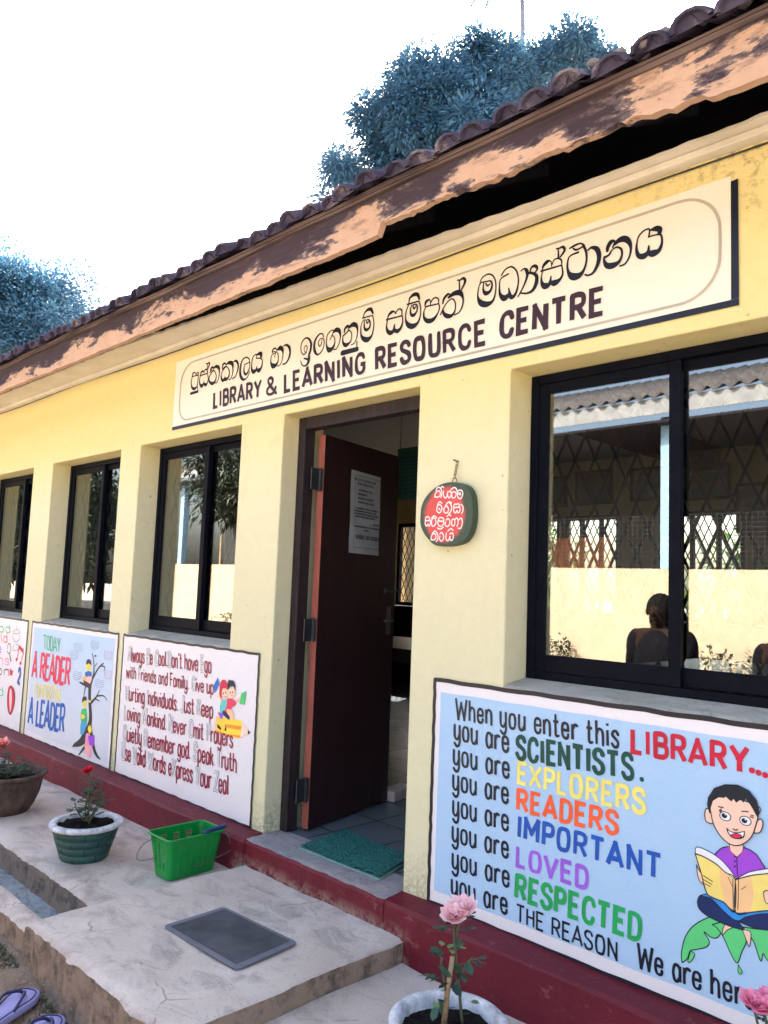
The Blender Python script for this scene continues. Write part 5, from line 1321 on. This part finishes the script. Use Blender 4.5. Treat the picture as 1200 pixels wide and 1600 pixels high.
# stone, weeds
c = flat(97, 1556, GZ+.02); m = MB(); m.lathe([(.001, .024), (.016, .02), (.026, .004), (.02, -.01), (.001, -.012)], (c.x, c.y, gh(c.x, c.y)+.012), 9, None, .2); tag(m.build('stone', MAT['stone'], None, False), 'small grey stone on the earth beside the step', 'stone')
c = flat(78, 1540, GZ+.03); m = MB(); random.seed(21)
for k in range(9):
    a = k*2.4; leaf_quad(m, Vector((c.x, c.y, gh(c.x, c.y)+.006)), Vector((cos(a), sin(a), .45+.1*k/2)), Vector((0, 0, 1)), .032, .017, None, .1)
tag(m.build('weed_plant', MAT['paleweed'], None), 'tiny pale leaved weed rosette at the foot of the step', 'weed')
m = MB()
for k in range(2600):
    if random.random() < .72: x = random.uniform(-3.6, -1.9); y = -1.125-abs(random.gauss(0, .03))
    else: x = random.uniform(-4.2, -2.2); y = -1.16-abs(random.gauss(0, .09))
    if math.hypot(x-s1.x+.1, y-s1.y+.05) < .12: continue
    z = gh(x, y); a = random.uniform(0, 6.3); leaf_quad(m, Vector((x, y, z-.002)), Vector((cos(a), sin(a), random.uniform(.2, 1.6))), Vector((0, 0, 1))+rv(.4), random.uniform(.006, .024), random.uniform(.003, .008))
tag(m.build('ground_weeds', MAT['weed'], None, kind='stuff'), 'low weeds along the foot of the step', 'weeds')
m = MB()
for k in range(500):
    x = random.uniform(-4.4, -2.0); y = -1.14-abs(random.gauss(0, .35)); r_ = random.uniform(.002, .007)
    z = gh(x, y)+r_*.2; m.add([(x+r_, y, z), (x-r_*.8, y+r_, z), (x-r_*.5, y-r_, z), (x, y, z+r_)], [(0, 1, 3), (1, 2, 3), (2, 0, 3)])
tag(m.build('gravel', MAT['stone'], None, kind='stuff'), 'loose grit on the earth', 'gravel')

# =================================================================== INSIDE THE LIBRARY
def framed(label, x0, x1, z0, z1, img, fr=None, y=YB, name='framed_picture'):
    r_ = thing(name, label, 'picture', ((x0+x1)/2, y, z0), 'pictures on the rear wall')
    m = MB(); frame_ring(m, x0, x1, z0, z1, y-.03, y-.002, .03); m.build('picture_frame', fr or MAT['tableblk'], r_)
    m = MB(); m.box((x0+.03, y-.015, z0+.03), (x1-.03, y-.004, z1-.03)); m.build('picture_print', img, r_)
def m_print(a, b, c): 
    n = N('faded_print'); n.col(n.ramp(n.noise(7, 5, .6), [(.35, a), (.5, b), (.62, c)])); n.rough(.3); return n.m
pa = m_print((.02, .05, .06), (.05, .11, .12), (.02, .04, .05)); pb = m_print((.10, .14, .18), (.25, .30, .33), (.05, .07, .08)); pc = m_print((.05, .12, .18), (.10, .20, .26), (.30, .08, .06)); pd = m_print((.42, .40, .36), (.30, .26, .24), (.5, .48, .45))
framed('dark framed picture, leftmost in the row inside the library', -5.30, -4.91, 2.2, 2.56, pa); framed('dark green framed picture, second in the row inside the library', -4.80, -4.34, 2.21, 2.6, pa)
framed('grey landscape picture above the rear window inside the library', -4.13, -3.7, 2.22, 2.58, pb); framed('framed picture with a red mountain inside the library', -3.52, -3.07, 2.2, 2.56, pc)
framed('white chart in a reddish frame inside the library', -3.02, -2.70, 1.86, 2.34, pd, MAT['dooredge'])
m = MB(); m.box((-3.80, YB-.01, 2.05), (-3.60, YB-.002, 2.5)); 
def m_fig():
    n = N('poster_print'); n.col(n.ramp(n.noise(12, 4), [(.5, (.6, .58, .52)), (.55, (.05, .05, .05))])); n.rough(.6); return n.m
tag(m.build('poster', m_fig(), None), 'pale poster with a dark figure between the framed pictures', 'poster')
def table(c, sx, sy, label, rot=0):
    r_ = thing('library_table', label, 'table', c); m = MB(); m.box((c[0]-sx, c[1]-sy, .72), (c[0]+sx, c[1]+sy, .75)); m.build('table_top', MAT['tableblk'], r_, bevel=.004)
    m = MB(); m.box((c[0]-sx+.05, c[1]-sy+.05, .64), (c[0]+sx-.05, c[1]+sy-.05, .719)); m.build('apron', MAT['tableblk'], r_)
    for a in (-1, 1):
        for b in (-1, 1):
            m = MB(); m.box((c[0]+a*(sx-.06)-.025, c[1]+b*(sy-.06)-.025, .001), (c[0]+a*(sx-.06)+.025, c[1]+b*(sy-.06)+.025, .64)); m.build('leg', MAT['tableblk'], r_)
table((-4.75, 2.55, 0), .75, .55, 'dark reading table behind the open door'); table((-1.9, 3.3, 0), .8, .5, 'dark reading table behind the large right window')
bc = thing('low_bookcase', 'dark low bookcase under the rear windows of the library', 'bookcase', (-4.6, YB-.2, 0))
m = MB(); m.box((-7.6, YB-.38, .02), (-2.0, YB-.004, .96)); m.build('carcass', MAT['shirt'], bc)
m = MB(); m.box((-7.62, YB-.40, .962), (-1.98, YB-.004, .985)); m.build('shelf_top', MAT['shirt'], bc)
hb = thing('hanging_board', 'green notice board hanging from the library ceiling behind the door', 'notice board', (-4.68, 2.5, 1.97))
m = MB(); m.box((-4.80, 2.49, 1.97), (-4.42, 2.51, 2.42)); m.build('board_panel', MAT['board'], hb)
m = MB(); m.tube([(-4.78, 2.5, 2.42), (-4.78, 2.5, 2.72)], .003, 5); m.tube([(-4.44, 2.5, 2.42), (-4.44, 2.5, 2.72)], .003, 5); m.build('hanging_wire', MAT['iron'], hb)
for k in range(11):
    p = Paint(lambda u, v, d: Vector((u, 2.49-d, v)), .001)
    z = 2.37-k*.034; u = -4.76
    while u < -4.48:
        l_ = random.uniform(.01, .03); p.stroke([(u, z, .003), (u+l_, z+random.uniform(-.002, .002), .003)], TX, False); u += l_+.009
    p.build('text_row', None, hb)
A0 = flat(593, 1250, 0); ub = DN; vb = DU
m = MB(); Mb = Matrix(((ub.x, vb.x, 0, A0.x), (ub.y, vb.y, 0, A0.y), (0, 0, 1, 0), (0, 0, 0, 1))); m.box((.004, 0, .001), (.10, .21, .062), None, Mb); tag(m.build('brick', MAT['brick'], None, bevel=.007), 'paper wrapped brick holding the door open', 'brick')
def curtain(x0, x1, label):
    m = MB(); n_ = 60; vs = []
    for i in range(n_+1):
        x = x0+(x1-x0)*i/n_
        for z in (.80, 1.4, 2.12): vs.append((x, .31+.022*sin(i*.75)+.012*sin(i*.31+z), z))
    m.add(vs, [(i*3+k, i*3+k+1, (i+1)*3+k+1, (i+1)*3+k) for i in range(n_) for k in range(2)]); o = m.build('curtain', MAT['curtain'], None, True)
    sd_ = o.modifiers.new('solid', 'SOLIDIFY'); sd_.thickness = .003; tag(o, label, 'curtain', 'grey curtains behind the small windows')
curtain(-7.55, -6.42, 'grey curtain behind the leftmost small window'); curtain(-6.05, -5.28, 'grey curtain behind the second small window from the left'); curtain(-4.68, -4.40, 'narrow grey curtain behind the small window beside the door')

# =================================================================== TREES
def tree(name, label, cat, trunk_xy, ztop, crown, leafmat, nclump, per, L, Wd, seed, group=None, droop=.5, rclump=(.30, .62), trunk_r=.22, bark='bark'):
    """crown: list of (centre, radii) ellipsoids; clumps of leaf-sized faces scattered near their surfaces"""
    rnd = random.Random(seed); zg = gh(*trunk_xy); r_ = thing(name, label, cat, (trunk_xy[0], trunk_xy[1], zg), group)
    m = MB(); base_ = Vector((trunk_xy[0], trunk_xy[1], zg-.1)); topv = Vector((trunk_xy[0]+.2, trunk_xy[1]+.1, ztop))
    m.tube(catmull([base_, base_.lerp(topv, .4)+Vector((.1, .05, 0)), topv], 4), [trunk_r*(1-.06*i) for i in range(9)], 10)
    for c, rad in crown:
        c = Vector(c); s_ = base_.lerp(topv, .75); m.tube(catmull([s_, s_.lerp(c, .5)+Vector((0, 0, -.2)), c], 4), [trunk_r*.45*(1-.09*i) for i in range(9)], 7)
    m.build('trunk', MAT[bark], r_, True)
    m = MB(); tot = sum(a[0]*a[1]*a[2] for _, a in crown)
    for c, rad in crown:
        c = Vector(c)
        for k in range(max(3, int(nclump*rad[0]*rad[1]*rad[2]/tot))):
            v = Vector((rnd.gauss(0, 1), rnd.gauss(0, 1), rnd.gauss(0, 1))).normalized(); f = rnd.uniform(.45, 1.02)**.6
            cc_ = c+Vector((v.x*rad[0], v.y*rad[1], v.z*rad[2]))*f; cr = rnd.uniform(*rclump)
            for q_ in range(per):
                u_ = Vector((rnd.gauss(0, 1), rnd.gauss(0, 1), rnd.gauss(0, .8))); u_ = u_.normalized()*rnd.random()**.6*cr
                d = (u_.normalized()+Vector((rnd.uniform(-.6, .6), rnd.uniform(-.6, .6), -droop))).normalized(); nn = (u_.normalized()+Vector((rnd.uniform(-.5, .5), rnd.uniform(-.5, .5), .8))).normalized()
                if abs(d.dot(nn)) > .95: continue
                s_ = d.cross(nn).normalized(); a = cc_+u_; l_ = L*rnd.uniform(.7, 1.25); w_ = Wd*rnd.uniform(.7, 1.2)
                n2_ = s_.cross(d)
                m.add([a, a+d*l_*.45+s_*w_*.5+n2_*l_*.06, a+d*l_, a+d*l_*.45-s_*w_*.5+n2_*l_*.06], [(0, 1, 2, 3)])
    m.build('crown', leafmat, r_); return r_
def T(x, y, dpt): return CAM+ray(x, y)*dpt
D_T = 14
c1, c2, c3, c4, c5, c6 = T(655, 185, D_T), T(760, 150, D_T+.5), T(870, 115, D_T+1), T(575, 265, D_T+.3), T(700, 240, D_T), T(535, 290, D_T)
tree('mango_tree', 'broad mango tree tinted flare blue, rising behind the tiled roof', 'tree', (c1.x, c1.y), 5.5, [(c1, (1.0, 1.0, .95)), (c2, (1.05, 1.0, .85)), (c3, (1.0, 1.0, .65)), (c4, (.55, .7, .45)), (c5, (1.3, 1.1, 1.1)), (c6, (.38, .5, .35))], MAT['mango'], 300, 400, .125, .04, 3, rclump=(.2, .5))
d1, d2, d3, d4 = T(20, 490, D_T), T(95, 490, D_T+.6), T(-60, 490, D_T), T(60, 540, D_T)
tree('dense_tree', 'dense tree tinted flare blue, beyond the left end of the roof', 'tree', (d1.x-.4, d1.y+.6), 4.6, [(d1, (.8, .8, .95)), (d2, (.48, .6, .85)), (d3, (1.2, 1, 1.1)), (d4, (1.1, .9, .8))], MAT['mango'], 230, 380, .085, .045, 5, droop=.1, rclump=(.25, .55))
pb_ = T(817, 46, 42); ptop = T(814, -52, 42)
pr = thing('coconut_palm', 'slender coconut palm trunk standing above the mango crown', 'palm', (pb_.x, pb_.y, gh(pb_.x, pb_.y)))
m = MB(); m.tube([(pb_.x-.5, pb_.y+.4, gh(pb_.x, pb_.y)-.2), tuple(pb_.lerp(Vector((pb_.x-.5, pb_.y+.4, 0)), .5)), tuple(pb_), tuple(ptop)], [.24, .17, .13, .12], 10); m.build('trunk', MAT['palmbark'], pr, True)
random.seed(8)
for k in range(13):
    a = 2*pi*k/13+.2; L_ = random.uniform(3.2, 4.0); up_ = random.uniform(.1, .9); rib = []
    for j in range(9):
        s_ = j/8; rib.append(Vector(ptop)+Vector((cos(a)*L_*s_*.8, sin(a)*L_*s_*.8, L_*(up_*s_-1.15*s_*s_))))
    m = MB(); m.tube(rib, [.035-.003*j for j in range(9)], 5)
    for j in range(1, 60):
        s_ = j/60; i = min(7, int(s_*8)); c = rib[i].lerp(rib[i+1], s_*8-i); dr_ = (rib[i+1]-rib[i]).normalized(); side = dr_.cross(Vector((0, 0, 1))).normalized()
        for sg in (1, -1):
            d = (side*sg*.8+dr_*.6+Vector((0, 0, -.55+random.uniform(-.15, .15)))).normalized(); leaf_quad(m, c, d, Vector((0, 0, 1)), .75*(1-.5*s_), .05, None, .25)
    m.build('frond', MAT['mango'], pr)
# sunlit greenery behind the library
for i, (x, y, lab) in enumerate(((-8.2, 8.6, 'sunlit green shrub behind the doorway window'), (-9.6, 11.5, 'sunlit green shrub farther behind the rear windows'), (-4.2, 9.6, 'sunlit green shrub behind the right rear window'), (-12.5, 8.6, 'sunlit green shrub behind the far rear corner'))):
    tree('garden_shrub', lab, 'shrub', (x, y), 1.2, [((x, y, 1.3), (1.3, .7, 1.3)), ((x+.5, y, .6), (1.2, .7, .9))], MAT['bush'], 45, 110, .16, .08, 30+i, 'shrubs behind the library', .2, (.25, .5), .06)

# =================================================================== ACROSS THE YARD (seen mirrored in the panes)
OB = thing('yard_building', 'cream walled building with corrugated roof reflected in the window panes', 'building', (-14, -17, -.5))
OY = -15.4
m = MB(); m.box((-33, OY-.2, -.7), (6, OY, 1.92)); m.build('front_wall', MAT['oppwall'], OB)
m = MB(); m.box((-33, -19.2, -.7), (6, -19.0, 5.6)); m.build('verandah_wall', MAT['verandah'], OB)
m = MB()
for x, z0, z1 in ((-14.5, 1.95, 3.0), (-4, 1.95, 3.1), (-24, 1.95, 3.1)): m.box((x-2.4, -18.99, z0), (x+2.4, -18.9, z1))
m.build('brick_panel', m_simple('orange_brick', (.36, .13, .06), (.46, .20, .10), 6, .8), OB)
for x in (-1.7, -8.7, -16, -23.5, -31):
    m = MB(); m.box((x-.14, OY-.32, 1.93), (x+.14, OY-.04, 5.62)); m.build('post', MAT['bluepost'], OB)
m = MB(); m.box((-33, OY+.42, 5.60), (6, OY+.46, 5.98)); m.build('fascia_board', m_simple('faded_white_board', (.19, .205, .22), (.30, .31, .32), 3, .7), OB)
m = MB(); vs = []; xs_ = [-33.3+.06*i for i in range(656)]
for x in xs_:
    c_h = .06*sin(x*2*pi/.36); vs += [(x, OY+.56, 6.04+c_h), (x, -20, 7.9+c_h)]
m.add(vs, [(2*i, 2*i+2, 2*i+3, 2*i+1) for i in range(len(xs_)-1)]); o = m.build('roof_sheets', MAT['sheet'], OB, True); sd_ = o.modifiers.new('solid', 'SOLIDIFY'); sd_.thickness = .02
m = MB(); m.box((-33, -19.0, 5.40), (6, OY+.40, 5.46)); m.build('verandah_ceiling', MAT['darkwood'], OB)
for i, (x, w2) in enumerate(((-6.2, .5), (-7.4, .35), (-4.4, .6), (-26, .8), (-11.5, .4))):
    tree('yard_plant', ('low plant against the yard wall, nearest the large window', 'small plant against the yard wall', 'bushy plant at the right end of the yard wall', 'bushy plant at the far end of the yard wall', 'thin plant midway along the yard wall')[i], 'plant', (x, OY+.45), -.3, [((x, OY+.45, -.25), (w2, .3, .35))], MAT['yardleaf'], 12, 34, .13, .06, 50+i, 'plants along the yard wall', .1, (.12, .3), .03)
wf = thing('wire_fence', 'wire mesh fence on top of the cream yard wall', 'fence', (-14, OY-.1, 1.92)); m = MB()
for k in range(12): m.box((-33, OY-.103, 2.0+k*.11), (6, OY-.097, 2.008+k*.11))
m.build('line_wires', MAT['iron'], wf)['kind'] = 'stuff'
m = MB(); x = -33
while x < 6: m.box((x, OY-.107, 1.925), (x+.008, OY-.1035, 3.22)); x += .13
m.build('upright_wires', MAT['iron'], wf)['kind'] = 'stuff'
for x in (-32.9, -28, -22, -17, -12, -6, -1, 4):
    m = MB(); m.box((x-.05, OY-.16, 1.925), (x+.05, OY-.112, 3.35)); m.build('fence_post', MAT['stem'], wf)
tree('yard_tree', 'dark leafed tree in the yard mirrored in the small windows', 'tree', (-19.5, -11), 3.2, [((-19.5, -11, 4.6), (1.9, 1.6, 1.3)), ((-20.6, -11, 3.9), (1.2, 1.2, .9))], MAT['yardleaf'], 60, 90, .30, .09, 77, None, .4, (.35, .7), .16)

tree('yard_tree', 'large dark tree beyond the end of the yard building', 'tree', (-40, -13), 4.2, [((-40, -13, 5.2), (4.2, 3, 3.2)), ((-44, -14, 3.6), (3.4, 2.5, 2.6)), ((-36.6, -13.5, 3.2), (2.2, 1.8, 2.2))], MAT['yardleaf'], 110, 120, .5, .16, 78, None, .4, (.6, 1.2), .3)
tree('yard_tree', 'dark spreading tree farthest along the yard', 'tree', (-52, -17), 4.6, [((-52, -17, 5.6), (5.0, 3, 3.8)), ((-57, -17, 4), (4, 3, 3.2)), ((-47.5, -17.5, 2.6), (3, 2, 2.4))], MAT['yardleaf'], 110, 120, .55, .18, 79, None, .4, (.6, 1.3), .3)
# the onlookers standing beside the photographer, mirrored as dark figures in the large window
def person(label, x, y, face, h=1.50, arm=.0):
    zg = gh(x, y); r_ = thing('person', label, 'person', (x, y, zg), 'onlookers mirrored in the window'); s_ = h/1.6
    J = {'pel': (0, 0, .84), 'sp': (0, .01, 1.02), 'ch': (0, .01, 1.20), 'nk': (0, .0, 1.345), 'hb': (0, -.005, 1.41), 'hm': (0, -.02, 1.48), 'ht': (0, -.015, 1.555)}
    E = [('pel', 'sp'), ('sp', 'ch'), ('ch', 'nk'), ('nk', 'hb'), ('hb', 'hm'), ('hm', 'ht')]; rad = {'pel': .135, 'sp': .115, 'ch': .14, 'nk': .052, 'hb': .060, 'hm': .082, 'ht': .062}
    for k, sx in (('l', -1), ('r', 1)):
        J.update({k+'s': (sx*.165, .01, 1.29), k+'e': (sx*.215, .02, 1.04), k+'w': (sx*.20, -.07, .82), k+'p': (sx*.195, -.10, .74), k+'h': (sx*.085, 0, .80), k+'k': (sx*.095, -.01, .45), k+'a': (sx*.095, .02, .07), k+'t': (sx*.105, -.13, .03)})
        rad.update({k+'s': .062, k+'e': .042, k+'w': .030, k+'p': .034, k+'h': .092, k+'k': .058, k+'a': .042, k+'t': .034}); E += [('ch', k+'s'), (k+'s', k+'e'), (k+'e', k+'w'), (k+'w', k+'p'), ('pel', k+'h'), (k+'h', k+'k'), (k+'k', k+'a'), (k+'a', k+'t')]
        for fi, (dx, L_) in enumerate(((-.022, .062), (-.008, .072), (.008, .068), (.022, .055))):
            J[f'{k}f{fi}'] = (sx*.195+dx*.4, -.105+dx*.6-.01, .70); J[f'{k}g{fi}'] = (sx*.19+dx*.4, -.10+dx*.8, .70-L_); rad[f'{k}f{fi}'] = .0095; rad[f'{k}g{fi}'] = .0075; E += [(k+'p', f'{k}f{fi}'), (f'{k}f{fi}', f'{k}g{fi}')]
        J[k+'th'] = (sx*.17, -.135, .715); rad[k+'th'] = .010; E.append((k+'p', k+'th'))
    names = list(J); me = bpy.data.meshes.new('body'); me.from_pydata([Vector(J[n_])*s_ for n_ in names], [(names.index(a), names.index(b)) for a, b in E], [])
    o = link(bpy.data.objects.new('body', me)); o.parent = r_; sk = o.modifiers.new('skin', 'SKIN')
    for v, n_ in zip(me.skin_vertices[0].data, names): v.radius = (rad[n_]*s_,)*2; v.use_root = (n_ == 'pel')
    sb_ = o.modifiers.new('sub', 'SUBSURF'); sb_.levels = 1; sb_.render_levels = 2; me.materials.append(MAT['skin'])
    m = MB(); m.v = []; 
    def ell(m, c, rx, ry, rz, z0=-1, nn=20):
        pr_ = [(cos(a), sin(a)) for a in [(-pi/2)+pi*k/12 for k in range(13)] if sin(a) >= z0]
        vs = [(c[0]+rx*a*cos(2*pi*k/nn), c[1]+ry*a*sin(2*pi*k/nn), c[2]+rz*b) for a, b in pr_ for k in range(nn)]
        m.add([Vector(v)*s_ for v in vs], [(i*nn+k, i*nn+(k+1) % nn, (i+1)*nn+(k+1) % nn, (i+1)*nn+k) for i in range(len(pr_)-1) for k in range(nn)])
    def local(m, name, mat):
        me_ = bpy.data.meshes.new(name); me_.from_pydata(m.v, [], m.f); me_.materials.append(mat); [setattr(p_, 'use_smooth', True) for p_ in me_.polygons]
        o_ = link(bpy.data.objects.new(name, me_)); o_.parent = r_; return o_
    ell(m, (0, .022, 1.490), .103, .106, .118, -.25); ell(m, (0, .045, 1.42), .098, .066, .12); ell(m, (-.03, .05, 1.35), .07, .05, .10); local(m, 'hair', MAT['hair'])
    m = MB(); ell(m, (0, .01, 1.10), .20, .135, .27); ell(m, (-.19, .015, 1.20), .07, .075, .14); ell(m, (.19, .015, 1.20), .07, .075, .14); [m.tube([Vector(v)*s_ for v in ((sx*.13, .01, 1.285), (sx*.172, .01, 1.27), (sx*.205, .018, 1.12), (sx*.216, .02, 1.02))], [.06*s_, .072*s_, .062*s_, .056*s_], 12) for sx in (-1, 1)]
    local(m, 'shirt', MAT['shirt'])
    m = MB()
    for sx in (-1, 1): m.tube([Vector((sx*.085, 0, .95))*s_, Vector((sx*.10, 0, .45))*s_, Vector((sx*.10, .015, .10))*s_], [.118*s_, .085*s_, .075*s_], 14)
    local(m, 'trousers', MAT['shirt'])
    m = MB()
    for sx in (-1, 1): ell(m, (sx*.032, -.098, 1.485), .012, .008, .008, -1, 10)
    ell(m, (0, -.108, 1.455), .014, .018, .022, -1, 10); ell(m, (0, -.098, 1.418), .026, .008, .008, -1, 10)
    for sx in (-1, 1): ell(m, (sx*.092, .0, 1.47), .012, .02, .03, -1, 10)
    local(m, 'face', MAT['skin'])
    r_.rotation_euler = (0, 0, face)
person('person darkened to a silhouette standing left of the photographer, mirrored in the large window', -2.60, -2.62, pi, 1.53)
person('second onlooker darkened to a silhouette, mirrored at the right edge of the large window', -1.78, -2.66, pi+.2, 1.50)
